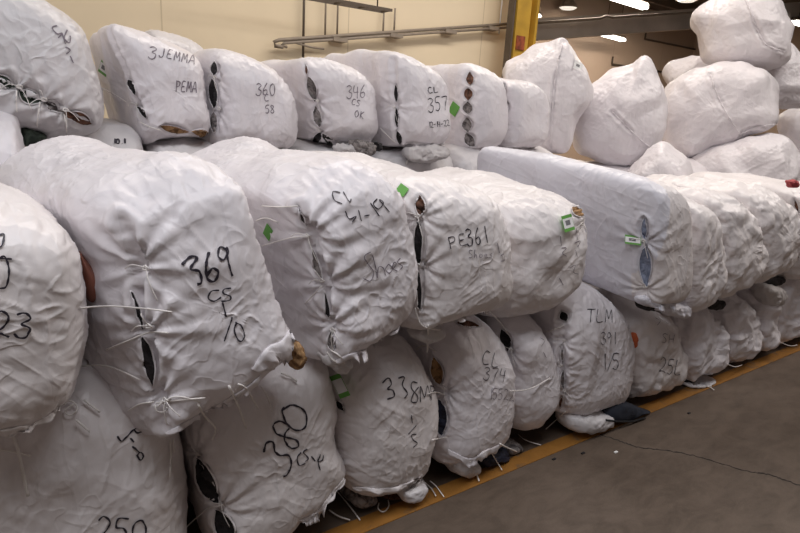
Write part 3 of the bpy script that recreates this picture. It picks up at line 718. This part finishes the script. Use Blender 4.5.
sack_d = bale('sd', 'white sack on the very top of the heap against the dark ceiling',
    [(693, 17), (712, 2), (745, -6), (775, -2), (788, 18), (791, 42), (786, 62), (758, 68), (732, 68), (706, 62), (701, 50), (697, 35)], 3.6, .9, n=MID, mat='w', ex=3, fl=3,
    seams=[[(745, -2), (755, 25), (765, 44), (785, 52)]], **SK)
sack_e = bale('se', 'white sack partly hidden behind the middle of the heap',
    [(667, 68), (690, 58), (715, 60), (735, 75), (742, 110), (724, 138), (692, 132), (672, 102)], 4.15, .8, n=MID, mat='w', ex=3, fl=2.6, **SK)
sack_f = bale('sf', 'crumpled white sack under the topmost sack at the right',
    [(738, 62), (755, 46), (785, 42), (804, 58), (812, 85), (806, 105), (785, 108), (765, 108), (745, 95)], 3.45, .85, n=MID, mat='w', ex=2.8, fl=2.6, rough=1.3, **{k: v for k, v in SK.items() if k != 'rough'})
sack_g = bale('sg', 'low white sack lying behind the front row under the round eared sack',
    [(628, 175), (640, 158), (660, 143), (675, 150), (690, 162), (688, 182), (660, 192), (632, 190)], 3.05, .8, n=FAR, mat='w', ex=2.6, fl=2.4, **SK)
sack_h = bale('sh', 'wide flat white sack lying below the boxy seamed sack',
    [(678, 172), (700, 154), (735, 140), (775, 134), (796, 148), (800, 175), (785, 195), (735, 195), (690, 190)], 3.1, .9, n=MID, mat='w', ex=2.8, fl=2.6, **SK)
sack_i = bale('si', 'white sack cut by the right edge halfway up the heap',
    [(778, 118), (795, 106), (820, 104), (845, 118), (848, 145), (825, 162), (800, 155), (783, 140)], 3.4, .85, n=FAR, mat='w', ex=2.8, fl=2.6, **SK)
# ------------------------------------------------------------------ writing on the bales
text(A, '23', -6, 309, 25, 6, .85, .75, width=.006)
strokes(A, [[(0, 258), (5, 257), (9, 270), (6, 286), (-1, 288)], [(-1, 236), (4, 235), (2, 246), (-3, 247)], [(-3, 258), (12, 259)]], .005)
strokes(Bb, [[(182, 265), (190, 257), (197, 258), (190, 269), (199, 271), (201, 282), (197, 284)]], .009)
strokes(Bb, [[(209, 252), (206, 264), (207, 278), (214, 281), (218, 272), (212, 268), (207, 276)]], .009)
strokes(Bb, [[(226, 250), (220, 247), (218, 256), (223, 260), (228, 252), (226, 248), (228, 262), (232, 276)]], .007)
strokes(Bb, [[(219, 290), (211, 291), (208, 298), (214, 301), (221, 297)], [(231, 288), (224, 289), (223, 293), (230, 296), (229, 300), (221, 301)]], .0055)
strokes(Bb, [[(222, 302), (224, 309), (226, 317)], [(232, 317), (228, 329), (224, 341)], [(237, 322), (234, 330), (239, 341), (244, 337), (241, 326), (235, 322)]], .0055)
strokes(Cc, [[(340, 193), (333, 192), (334, 200), (342, 204)], [(343, 192), (349, 202), (351, 199)]], .0045)
strokes(Cc, [[(345, 211), (349, 219), (356, 216), (352, 222)], [(358, 210), (361, 221)], [(364, 216), (369, 215)], [(370, 203), (379, 216)], [(377, 199), (373, 204), (378, 209), (383, 203), (379, 200), (389, 212)]], .0045)
strokes(Cc, [[(370, 252), (364, 256), (367, 263), (373, 272), (370, 281), (363, 278)], [(372, 255), (375, 266), (377, 278), (378, 267), (383, 268), (385, 275)],
             [(388, 264), (385, 269), (389, 273), (392, 268), (388, 264)], [(392, 269), (396, 264), (394, 262), (392, 268), (397, 271)], [(400, 258), (397, 262), (402, 266), (399, 270)]], .0040, FADED)
text(Dd, 'PE', 446, 237, 12, -14, .85, .75, width=.0045)
text(Dd, '361', 464, 230, 17, -10, .5, .42, width=.006)
text(Dd, 'Shoes', 468, 250, 8, 0, .62, .6, width=.003, ink=FADED)
strokes(Dd, [[(497, 243), (499, 253)], [(500, 256), (503, 254), (504, 260), (500, 261)]], .0035, FADED)
strokes(Ee, [[(560, 236), (561, 246)], [(561, 248), (566, 248), (562, 253), (566, 256)], [(576, 228), (577, 240)], [(574, 243), (580, 241), (577, 247)]], .0045, FADED)
strokes(Ee, [[(569, 268), (575, 265), (573, 272), (578, 274)], [(559, 278), (563, 285)], [(575, 250), (577, 257)]], .004, FADED)
strokes(Kk, [[(117, 436), (121, 441), (126, 437), (132, 431), (138, 428), (142, 431), (137, 433), (134, 430)], [(130, 438), (134, 442)], [(132, 446), (139, 452)], [(137, 455), (140, 460), (143, 456), (140, 452), (136, 456)]], .006)
text(Kk, '250', 97, 515, 24, 6, .74, .7, width=.007)
strokes(Ll, [[(264, 452), (266, 443), (273, 442), (275, 451), (280, 455), (288, 455), (291, 464), (287, 474), (283, 476)]], .0095)
strokes(Ll, [[(287, 424), (279, 421), (273, 425), (276, 433), (286, 437), (296, 440), (298, 446), (291, 448), (285, 441), (285, 433), (289, 428)]], .0085)
strokes(Ll, [[(284, 407), (282, 412), (287, 424), (296, 430), (305, 427), (306, 415), (301, 408), (291, 405), (283, 410)]], .0085)
strokes(Ll, [[(301, 452), (297, 458), (299, 465), (305, 463)], [(307, 449), (303, 452), (308, 458), (305, 461)], [(311, 456), (315, 461)], [(320, 454), (318, 462), (320, 470)], [(320, 456), (317, 461), (322, 460), (323, 455)]], .006)
strokes(Mm, [[(382, 383), (388, 378), (391, 384), (387, 389), (392, 390), (394, 396), (387, 399)], [(398, 378), (404, 377), (402, 385), (407, 393), (404, 398)]], .007)
strokes(Mm, [[(417, 383), (412, 382), (411, 388), (417, 396), (416, 402), (411, 401), (413, 394), (418, 387)], [(420, 402), (420, 386), (424, 397), (427, 386), (430, 399)], [(431, 400), (430, 386)], [(430, 386), (436, 388), (431, 393)]], .006)
strokes(Mm, [[(411, 415), (412, 423)], [(416, 425), (408, 434)], [(416, 434), (411, 435), (413, 440), (417, 443), (413, 447)]], .006)
text(Nn, 'CL', 483, 350, 14, 10, .7, .6, width=.005)
text(Nn, '374', 484, 366, 13, 8, .62, .55, width=.0045)
text(Nn, '15522', 489, 388, 11, 4, .5, .5, width=.004, ink=FADED)
strokes(Oo, [[(540, 338), (544, 341), (541, 346)], [(543, 352), (546, 358)]], .0035, FADED)
text(Pp, 'TLM', 587, 309, 13, 3, .68, .62, width=.006)
text(Pp, '391', 600, 332, 12, 0, .5, .5, width=.005)
text(Pp, '1/5', 601, 354, 16, 0, .55, .5, width=.006)
text(Qq, 'SH', 662, 333, 9, 8, .75, .7, width=.0045, ink=FADED)
text(Qq, '25L', 660, 357, 15, 8, .52, .5, width=.0065)
strokes(Qq, [[(655, 318), (660, 321), (657, 325)], [(662, 320), (668, 324)]], .004, FADED)
strokes(a_, [[(57, 26), (52, 28), (57, 34), (62, 33), (58, 38)], [(62, 34), (65, 44)], [(67, 30), (64, 38), (69, 43), (70, 36)], [(65, 47), (70, 50), (66, 54)], [(70, 56), (73, 63)]], .006, FADED)
text(b_, '3', 149, 47, 12, 8, .8, .75, width=.0055, ink=FADED)
text(b_, 'JEMMA', 160, 48, 9, 12, .85, .7, width=.0055, ink=FADED)
text(b_, 'PEMA', 176, 80, 11, 6, .5, .45, width=.006, ink=FADED)
text(c_, '360', 256, 83, 12, 2, .56, .5, width=.006, ink=FADED)
text(c_, 'C', 264, 94, 7, 0, .5, .7, width=.0055, ink=FADED)
text(c_, '58', 265, 105, 8, 0, .6, .6, width=.0055, ink=FADED)
text(d_, '346', 346, 85, 13, 0, .52, .5, width=.0055, ink=FADED)
text(d_, 'CS', 352, 99, 6, 10, .8, .7, width=.006, ink=FADED)
text(d_, 'OK', 355, 110, 7, 10, .75, .65, width=.006, ink=FADED)
text(e_, 'CL', 427, 88, 6, -10, .95, .8, width=.007)
text(e_, '357', 427, 98, 14, -4, .5, .45, width=.0065)
text(e_, '12-14-22', 428, 122, 6, -6, .48, .5, width=.005)
text(UN[1], '10.1', 113, 139, 5, 0, .9, .8, width=.010)

# ------------------------------------------------------------------ tags
tag(Cc, (268, 232), (3, 4), (2, -5), lift=.004, print_=False)
tag(Mm, (340, 386), (5, -1.8), (5.5, 11), lift=.05)
tag(Ee, (568, 223), (5, -1.5), (2, 8), print_=2)
tag(Ff, (633, 240), (8, 1), (0, 4.5), print_=2, lift=.004)
tag(f_, (454, 109), (3.5, 3), (2.5, -5), lift=.004, print_=False)
tag(b_, (104, 68), (4, 3), (-2, 6), lift=.004, print_=2)
tag(sack_a, (578, 66), (4, 2), (-1, 4), lift=.004, print_=2, green=False)
tag(Dd, (402, 190), (4, 3), (3, -4), lift=.006, print_=False)

# ------------------------------------------------------------------ ragged hems where the wrap ends
flap(Bb, [(166, 434), (185, 424), (215, 408), (245, 390), (262, 376)], 6, 2)
flap(Bb, [(256, 372), (270, 352), (284, 345), (296, 330)], 16, 6, name='torn_flap')
flap(Cc, [(334, 362), (350, 355), (375, 347), (405, 332)], 4, 1.5)
flap(A, [(0, 432), (28, 427), (50, 424), (74, 402)], 7, 4)
flap(Dd, [(420, 332), (440, 330), (465, 321), (490, 312)], 5, 3)
flap(Ll, [(300, 522), (318, 512), (334, 492), (346, 478)], 5, 2)
flap(Mm, [(352, 487), (380, 489), (400, 486), (420, 478)], 3, 1.5)
flap(Nn, [(447, 450), (470, 460), (485, 452), (500, 446)], 5, 2.5)
flap(a_, [(-5, 76), (22, 88), (48, 100), (92, 121)], 2.5, 1)
flap(Ff, [(646, 302), (660, 305), (678, 304)], 3, 1)
flap(d_, [(324, 138), (345, 143), (365, 142), (376, 138)], 3, 1.5)
flap(e_, [(401, 144), (418, 143), (436, 147), (446, 141)], 3, 1.5)

# ------------------------------------------------------------------ twine ends
T = [(A, [(12, 434), (18, 450), (24, 478), (28, 496)], .0045), (A, [(-4, 449), (14, 452), (31, 456)], .003), (A, [(80, 308), (110, 306), (150, 309), (172, 312)], .0026),
     (A, [(82, 366), (108, 366), (140, 380)], .0026), (A, [(64, 405), (70, 400), (78, 408), (70, 416), (64, 410), (74, 404)], .002), (A, [(76, 420), (90, 432)], .003), (A, [(84, 400), (100, 412)], .003),
     (Bb, [(168, 333), (150, 332), (130, 340), (106, 350)], .0026), (Bb, [(156, 403), (180, 400), (205, 398)], .003), (Bb, [(157, 407), (175, 396), (200, 402)], .0025), (Bb, [(154, 402), (140, 404), (128, 411)], .0025),
     (Bb, [(155, 404), (157, 412), (168, 410), (160, 400)], .0025), (Bb, [(170, 440), (171, 455), (170, 477)], .003), (Bb, [(173, 440), (174, 452)], .003),
     (Ll, [(198, 404), (206, 418), (216, 428), (212, 440)], .0035), (Ll, [(229, 386), (238, 405), (246, 428)], .0035), (Ll, [(238, 384), (246, 388), (258, 408)], .003), (Ll, [(261, 386), (268, 398), (272, 412)], .003),
     (Ll, [(281, 373), (289, 376), (297, 381)], .004), (Ll, [(219, 506), (208, 508), (196, 518), (180, 533)], .0028), (Ll, [(336, 490), (348, 504), (360, 520)], .0035), (Ll, [(329, 510), (338, 516), (350, 520)], .0035),
     (Mm, [(379, 503), (378, 509), (384, 512), (389, 506), (388, 500)], .003), (Mm, [(424, 482), (431, 488), (436, 496)], .003), (Mm, [(430, 481), (436, 486), (444, 497)], .003),
     (Nn, [(470, 461), (475, 470), (479, 481)], .004), (Nn, [(491, 452), (497, 462), (502, 470)], .003), (Nn, [(500, 444), (508, 448), (518, 452)], .004), (Nn, [(428, 394), (436, 392), (445, 395)], .003), (Nn, [(432, 440), (442, 438), (447, 437)], .003),
     (Oo, [(518, 434), (525, 440), (541, 445)], .003), (Oo, [(490, 312), (500, 322), (508, 334)], .004), (Oo, [(510, 391), (530, 389), (550, 378)], .003), (Pp, [(566, 411), (556, 420), (546, 429)], .003), (Pp, [(546, 332), (556, 329), (564, 325)], .003),
     (Dd, [(428, 325), (428, 340), (427, 352)], .004), (Dd, [(415, 308), (422, 326), (440, 330)], .003), (Dd, [(416, 350), (424, 345), (436, 352)], .003),
     (Cc, [(256, 221), (266, 218), (277, 222)], .003), (Cc, [(309, 236), (290, 238), (262, 246)], .0022), (Cc, [(262, 206), (280, 207), (298, 206)], .0025), (Cc, [(322, 286), (312, 296), (305, 304)], .0022), (Cc, [(327, 352), (333, 360), (342, 366), (336, 370), (330, 362)], .004), (Cc, [(330, 350), (340, 356), (346, 366)], .003),
     (a_, [(17, 90), (16, 100), (17, 112)], .003), (a_, [(40, 102), (38, 115), (37, 127)], .003), (a_, [(64, 114), (66, 125), (67, 140)], .003), (b_, [(102, 88), (114, 94), (126, 102)], .002), (b_, [(140, 122), (150, 127), (160, 130)], .003),
     (d_, [(338, 141), (345, 150), (352, 158)], .004), (e_, [(380, 128), (390, 138), (396, 143)], .003), (e_, [(414, 147), (410, 155), (406, 164)], .006), (Rr, [(702, 386), (710, 387), (714, 390)], .003), (Ss, [(727, 364), (735, 367), (742, 365)], .003), (Uu, [(780, 342), (790, 346), (797, 345)], .003)]
for B_, path, r_ in T: twine(B_, path, r_)

# ------------------------------------------------------------------ what bulges out under and between the bales, plus black lumps darkening gaps
FILM = wrap_mat('grey_plastic_film', (.60, .57, .57))
lump('bottom_cover', [(566, 412), (585, 408), (604, 409), (606, 418), (598, 425), (582, 429), (566, 428), (563, 420)], 1.86, .25, WRAP['g'], Pp)
lump('bottom_cover', [(446, 446), (458, 448), (470, 455), (475, 466), (462, 473), (450, 470), (446, 460)], 1.88, .2, WRAP['g'], Nn)
lump('contents_and_gap_fill', [(472, 453), (485, 449), (499, 444), (503, 452), (497, 460), (482, 468), (474, 466)], 1.92, .2, CON['n'], Nn)
lump('contents_and_gap_fill', [(498, 442), (510, 438), (516, 446), (508, 458), (497, 458)], 1.95, .2, CON['y'], Nn)
lump('contents_and_gap_fill', [(346, 486), (360, 486), (372, 490), (370, 500), (356, 503), (344, 497)], 1.96, .2, CON['y'], Mm)
lump('contents_and_gap_fill', [(374, 488), (390, 486), (398, 490), (394, 500), (378, 502)], 1.97, .2, CON['b'], Mm)
lump('bottom_cover', [(396, 486), (418, 478), (424, 484), (414, 496), (400, 498)], 1.84, .15, WRAP['g'], Mm)
lump('contents_and_gap_fill', [(285, 342), (294, 338), (302, 345), (304, 356), (296, 366), (288, 364)], 1.66, .12, CON['t'], Bb)
lump('contents_and_gap_fill', [(78, 252), (84, 256), (94, 268), (103, 280), (104, 292), (98, 299), (86, 298), (80, 280)], 1.86, .18, plain('red_brown_sole', (.27, .10, .065), .5), Bb, amp=.002)
lump('film_scrap', [(318, 354), (328, 350), (340, 354), (350, 362), (344, 372), (332, 368), (322, 362)], 1.72, .12, FILM, Cc, amp=.016)
lump('film_scrap', [(411, 330), (424, 322), (440, 326), (440, 336), (425, 342), (412, 338)], 1.74, .12, FILM, Dd, amp=.014)
lump('contents_and_gap_fill', [(351, 141), (362, 140), (373, 143), (374, 152), (366, 157), (354, 156)], 3.02, .14, CON['y'], UN[4], amp=.02)
lump('film_scrap', [(335, 146), (350, 143), (366, 146), (368, 156), (350, 160), (336, 156)], 3.06, .14, FILM, UN[4], amp=.03)
lump('contents_and_gap_fill', [(374, 142), (380, 143), (380, 150), (375, 150)], 3.02, .1, CON['k'], UN[4])
lump('film_scrap', [(405, 148), (425, 145), (447, 148), (446, 158), (425, 163), (408, 160)], 3.0, .14, FILM, UN[5], amp=.025)
lump('contents_and_gap_fill', [(20, 126), (38, 130), (46, 136), (40, 144), (26, 146), (20, 138)], 3.0, .12, CON['e'], UN[1])
lump('contents_and_gap_fill', [(788, 181), (795, 180), (797, 186), (791, 188)], 1.70, .06, CON['r'], Jj)

lump('contents_and_gap_fill', [(638, 300), (648, 298), (658, 301), (656, 308), (646, 310), (639, 307)], 1.76, .10, CON['k'], Ff)  # black lump painting the shade of the gap under this bale
lump('contents_and_gap_fill', [(704, 302), (714, 299), (722, 301), (720, 308), (708, 309)], 1.86, .10, CON['k'], Hh)  # black body added for the dark gap between the two tiers here
lump('contents_and_gap_fill', [(760, 281), (770, 277), (782, 277), (781, 283), (765, 286)], 1.88, .10, CON['k'], Ii)  # gap darkness at the bale's lower edge, made as a black lump
lump('film_scrap', [(640, 296), (660, 297), (664, 304), (652, 307), (640, 304)], 1.66, .1, WRAP['c'], Ff, amp=.02)
lump('film_scrap', [(655, 305), (672, 302), (684, 306), (686, 316), (672, 316), (658, 311)], 1.70, .14, WRAP['c'], Ff, amp=.02)
lump('film_scrap', [(758, 286), (770, 284), (779, 290), (776, 302), (764, 306)], 1.84, .2, FILM, Uu, amp=.02)
lump('contents_and_gap_fill', [(630, 333), (634, 332), (635, 342), (632, 348), (629, 342)], 1.86, .08, plain('orange_cloth', (.62, .14, .05), .7), Qq, amp=.005)
lump('bottom_cover', [(685, 382), (700, 384), (706, 390), (694, 392), (684, 390)], 1.88, .2, WRAP['g'], Rr)
lump('contents_and_gap_fill', [(676, 372), (684, 368), (686, 384), (682, 392), (674, 388)], 1.95, .2, CON['k'], Rr)
# dark shoe lying on the yellow line
s_ = lump('shoe', [(606, 408), (616, 401), (630, 403), (641, 408), (646, 414), (644, 420), (625, 421), (606, 421)], 1.80, .11, plain('dark_navy_suede', (.018, .022, .035), .8, bumps=.004), None, 'dark navy shoe lying on its side on the yellow floor line', 'shoe', ex=3, amp=.008)
Vs, Fz = [], []
tube(Vs, Fz, [ony(x, y, 1.742) for x, y in [(606, 420), (618, 421.5), (632, 421.5), (645, 418)]], .006, 6)
mesh_obj('sole', [np.array(v) - np.array(s_.location) for v in Vs], Fz, plain('black_rubber', (.012, .012, .014), .6), s_)
rnd = random.Random(9)
for i, (x, y) in enumerate([(616, 452), (659, 383.5), (554, 459), (583, 453), (689, 413)]):
    c = onz(x, y, .003); Vp, Fp = [], []; box(Vp, Fp, tuple(c - [.012, .006, .0025]), tuple(c + [.012, .006, .0025]))
    lite = i in (0, 1)
    o = mesh_obj('debris_chip', Vp, Fp, LABEL if lite else CON['k'], None, tuple(c), smooth=False)
    o['label'] = ['tiny white chip on the concrete just below the crack', 'small pale chip on the floor beside the yellow line', 'dark speck on the concrete below bale CL 371', 'dark speck on the concrete near the start of the crack', 'dark speck on the open concrete right of the crack'][i]
    o['category'] = 'debris'; o['group'] = 'scraps on the floor'

# ------------------------------------------------------------------ things on the walls and ceiling
STEEL = plain('brown_steel', (.10, .075, .055), .5); PIPE = plain('painted_grey_pipe', (.30, .25, .20), .45); YEL = plain('yellow_column_paint', (.50, .30, .04), .45, var=.25, scale=3)
def named(root, label, cat, group=None):
    root['label'] = label; root['category'] = cat
    if group: root['group'] = group
    return root
# yellow column: wide flange section
cy_ = 6.55; L0 = ony(511, 30, cy_)[0]; L1 = ony(536, 30, cy_)[0]; wd = L1 - L0
col = named(empty('steel_column', (L0 + wd / 2, cy_, 0)), 'yellow painted steel column rising behind the top row beside the pointed sack', 'column')
def cpart(nm, a, b, m, par=None):
    Vc, Fc = [], []; box(Vc, Fc, a, b); return mesh_obj(nm, Vc, Fc, m, par or col, tuple(col.location), smooth=False)
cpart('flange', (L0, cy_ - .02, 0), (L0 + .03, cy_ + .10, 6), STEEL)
cpart('flange', (L1 - .05, cy_ - .02, 0), (L1, cy_ + .12, 6), YEL)
cpart('web', (L0 + .05, cy_ + .10, 0), (L1 - .05, cy_ + .12, 6), YEL)
cpart('corner_guard', (L0 + .06, cy_ - .03, 0), (L0 + wd * .66, cy_ + .10, 6), YEL)
z0 = ony(518, 50, cy_)[2]; z1 = ony(518, 36, cy_)[2]
cpart('warning_plate', (L0 + wd * .18, cy_ - .05, z0), (L0 + wd * .5, cy_ - .03, z1), plain('faded_red_plate', (.30, .07, .03), .6, var=.5, scale=14))
# long wall pipes with brackets
def pipe(nm, label, ends, r, grp=None, brk=(), mat=PIPE):
    P = [np.array(p) for p in ends]; Vp, Fp = [], []; tube(Vp, Fp, P, r, 8)
    loc = tuple(P[0]); rt = empty(nm, loc); named(rt, label, 'pipe', grp); mesh_obj('tube', Vp, Fp, mat, rt, loc)
    for (f_0, dz) in brk:
        q = P[-2] * (1 - f_0) + P[-1] * f_0; Vp, Fp = [], []
        box(Vp, Fp, tuple(q - [.10, .03, r + .05]), tuple(q + [.10, WY - q[1] - .002, -r + .0])); mesh_obj('bracket', Vp, Fp, mat, rt, loc, smooth=False)
    return rt
w0 = 6.88
pipe('conduit_pipe', 'upper one of the two long sloping pipes on the cream wall', [ony(283, 47, w0), ony(275, 46, w0), ony(274, 42, w0), ony(279, 40, w0), ony(508, 24, w0)], .022, 'long pipes on the cream wall', [(.22, 0), (.45, 0), (.70, 0), (.92, 0)])
pipe('conduit_pipe', 'lower one of the two long sloping pipes on the cream wall', [ony(287, 47, w0), ony(281, 45, w0), ony(284, 43, w0), ony(508, 27.5, w0)], .018, 'long pipes on the cream wall')
pipe('conduit_pipe', 'short thin pipe sloping down below the left end of the long pipes', [ony(296, 43, w0), ony(310, 47, w0), ony(324, 49, w0)], .012, mat=PIPE)
pipe('riser_pipe', 'dark vertical pipe on the cream wall crossing the long pipes', [ony(303, 60, 6.93), ony(304.5, -30, 6.93)], .016, mat=STEEL)
for (x, y0_, y1_, lb) in ((325, -30, 37, 'thin rod on the cream wall left of the tray'), (337, -25, 36, 'thin rod on the cream wall ending at a bracket, below the tray'), (383, 8, 33, 'thin rod below the right end of the tray'),
                          (394, 8, 32, 'thin rod just right of the tray end'), (499, -20, 34, 'pale thin rod on the cream wall near the yellow column')):
    Vp, Fp = [], []; q0, q1 = ony(x, y1_, 6.93), ony(x + .04 * (y1_ - y0_) * (x > 450), y0_, 6.93); q1[0] = q0[0]; q1[2] = min(q1[2], 6.0); tube(Vp, Fp, [q0, q1], .012, 6)
    o = mesh_obj('hanger_rod', Vp, Fp, PIPE if x < 450 else LABEL, None, tuple(q0)); named(o, lb, 'rod', 'hanger rods on the cream wall')
# cable tray at the top
tr = empty('cable_tray', tuple(ony(392, 9, 6.2))); named(tr, 'narrow brown cable tray near the ceiling over bale 346', 'cable tray')
for dy in (0, .18):
    Vp, Fp = [], []; q1 = ony(392, 9, 6.2) + [0, dy, 0]; q0 = q1 + [-2.0, 0, 0]; box(Vp, Fp, tuple(q0 - [0, .012, .03]), tuple(q1 + [0, .012, .0])); mesh_obj('rail', Vp, Fp, STEEL, tr, tuple(tr.location), smooth=False)
for k in range(7):
    Vp, Fp = [], []; q = ony(392, 9, 6.2) + [-.03 - k * .32, 0, -.02]; box(Vp, Fp, tuple(q - [.012, 0, .01]), tuple(q + [.012, .18, .01])); mesh_obj('rung', Vp, Fp, STEEL, tr, tuple(tr.location), smooth=False)
for k in (0, 1):
    Vp, Fp = [], []; q = ony(392, 9, 6.2) + [-.15 - k * 1.5, .09, 0]; tube(Vp, Fp, [q, (q[0], q[1], 6.0)], .008, 6); mesh_obj('hanger', Vp, Fp, STEEL, tr, tuple(tr.location))
Vp, Fp = [], []; q0 = ony(349, 25, 6.9); q1 = ony(349, 4, 6.9); tube(Vp, Fp, [q1, (q1[0], q1[1], q0[2]), (q0[0] - .02, q0[1], q0[2] - .04), (q0[0] - .05, q0[1], q0[2] + .0)], .012, 6)
# grey beam with a pipe along it, in the deeper bay
def beam(nm, label, p0, p1, hgt, th, m, cat='beam'):
    p0, p1 = np.array(p0), np.array(p1); t = nrm([p1[0] - p0[0], p1[1] - p0[1], 0]); s = np.array([-t[1], t[0], 0]) * th / 2
    Vp = []
    for p in (p0, p1):
        for sg, dz in ((-1, 0), (1, 0), (1, hgt), (-1, hgt)): Vp.append(tuple(p + s * sg + [0, 0, dz]))
    Fp = [(0, 1, 2, 3), (7, 6, 5, 4), (0, 4, 5, 1), (1, 5, 6, 2), (2, 6, 7, 3), (3, 7, 4, 0)]
    o = mesh_obj(nm, Vp, Fp, m, None, tuple(p0), smooth=False); named(o, label, cat); return o
GB = plain('grey_beam_paint', (.50, .45, .41), .6, var=.2, scale=1.2)
bz = ony(530, 41, 10.5); bz2 = ony(705, 28, 9.0)
th_ = ony(545, 22, 10.5)[2] - bz[2]
bv_ = bz2 - bz; bz2 = bz + bv_ * 2.0; bz = bz - bv_ * .12
beam('ceiling_beam', 'wide grey ceiling beam spanning the dark bay right of the yellow column', bz, bz2, th_, .3, GB)
pb = empty('ceiling_pipe', tuple(ony(535, 22, 10.2))); named(pb, 'pale thin pipe running along the top of the grey beam', 'pipe')
Vp, Fp = [], []; tube(Vp, Fp, [ony(535, 23, 10.1), ony(600, 18.5, 9.5), ony(606, 16, 9.45), ony(612, 17.5, 9.4), ony(700, 12, 8.7)], .03, 8); mesh_obj('tube', Vp, Fp, PIPE, pb, tuple(pb.location))
for (x, y, x2, y2, yy, nm, lb) in ((612, 64, 668, 64, 13.755, 'handrail', 'thin brown rail on the far tan wall below the beam'), (645, 39, 700, 36, 13.755, 'wall_rail', 'short dark rail on the far wall just under the beam')):
    Vp, Fp = [], []; q0, q1 = ony(x, y, yy), ony(x2, y2, yy); q1[2] = q0[2]; tube(Vp, Fp, [q0 + [0, 0, .25], q0, q1], .035, 6)
    o = mesh_obj(nm, Vp, Fp, STEEL, None, tuple(q0)); named(o, lb, 'rail')
# ceiling purlins of the dark bay
for k, (yy, zz) in enumerate(((8.6, 5.7), (10.4, 5.7), (12.2, 5.7))):
    o = beam('ceiling_joist', ['nearest', 'middle', 'farthest'][k] + ' of the dark steel joists under the ceiling right of the column', (WX, yy, zz), (23.7, yy, zz), .28, .14, STEEL); o['group'] = 'dark ceiling joists'
# lamps
def emit(name, col_, s):
    m, nt, b = new_mat(name); b.inputs['Emission Color'].default_value = (*col_, 1); b.inputs['Emission Strength'].default_value = s; b.inputs['Base Color'].default_value = (.9, .9, .9, 1); return m
GLOW = emit('fluorescent_glow', (1, .95, .85), 6)
def strip(p, q, zz, lb):
    a, b = onz(*p, zz), onz(*q, zz); c = (a + b) / 2; t = nrm(b - a); ln = np.linalg.norm(b - a)
    rt = empty('strip_light', tuple(c)); named(rt, lb, 'light', 'fluorescent strip lights')
    s = np.array([-t[1], t[0], 0])
    Vp = []
    for e in (a, b):
        for sg, dz in ((-.12, .05), (.12, .05), (.07, .13), (-.07, .13)): Vp.append(tuple(e + s * sg + [0, 0, dz]))
    Fp = [(0, 1, 2, 3), (7, 6, 5, 4), (0, 4, 5, 1), (1, 5, 6, 2), (2, 6, 7, 3), (3, 7, 4, 0)]
    mesh_obj('housing', Vp, Fp, STEEL, rt, tuple(c), smooth=False)
    for sg in (-.06, .06):
        Vp, Fp = [], []; tube(Vp, Fp, [a + s * sg, b + s * sg], .05, 8); mesh_obj('fluorescent_tube', Vp, Fp, GLOW, rt, tuple(c))
    for f_0 in (.2, .8):
        Vp, Fp = [], []; q_ = a * (1 - f_0) + b * f_0; tube(Vp, Fp, [q_ + [0, 0, .13], (q_[0], q_[1], 6.0)], .01, 5); mesh_obj('hanger', Vp, Fp, STEEL, rt, tuple(c))
strip((613, -2), (645, 8), 5.0, 'long bright strip light at the top of the picture above the pointed sacks')
strip((601, 34), (623, 40), 4.6, 'bright strip light hanging just under the grey beam')
strip((533, 14), (544, 19), 5.0, 'small bright strip light right beside the yellow column')
strip((794, 22), (812, 27), 4.8, 'strip light cut by the right edge beside the topmost sack')
for (x, y, lb) in ((568, 8, 'round white high bay lamp left of the long strip light'), (687, 0, 'round high bay lamp at the top edge left of the topmost sack')):
    q = onz(x, y, 5.3); rt = empty('high_bay_lamp', tuple(q)); named(rt, lb, 'lamp', 'round high bay lamps')
    Vp, Fp = [], []; n_ = 20
    for k in range(n_):
        an = 2 * math.pi * k / n_
        for r_, dz in ((.30, 0), (.26, .10), (.08, .30)): Vp.append((q[0] + r_ * math.cos(an), q[1] + r_ * math.sin(an), q[2] + dz))
    for k in range(n_):
        a, b = 3 * k, 3 * ((k + 1) % n_); Fp += [(a, b, b + 1, a + 1), (a + 1, b + 1, b + 2, a + 2)]
    mesh_obj('lamp_shade', Vp, Fp, PIPE, rt, tuple(q))
    Vp = [(q[0] + .27 * math.cos(2 * math.pi * k / n_), q[1] + .27 * math.sin(2 * math.pi * k / n_), q[2] + .01) for k in range(n_)] + [(q[0] + .2 * math.cos(2 * math.pi * k / n_), q[1] + .2 * math.sin(2 * math.pi * k / n_), q[2] - .04) for k in range(n_)]
    mesh_obj('lens', Vp, [(k, (k + 1) % n_, (k + 1) % n_ + n_, k + n_) for k in range(n_)] + [tuple(range(n_, 2 * n_))[::-1]], emit('high_bay_glow', (1, .92, .8), .8), rt, tuple(q))
    Vp, Fp = [], []; tube(Vp, Fp, [q + [0, 0, .3], (q[0], q[1], 6.0)], .015, 6); mesh_obj('hanger', Vp, Fp, STEEL, rt, tuple(q))
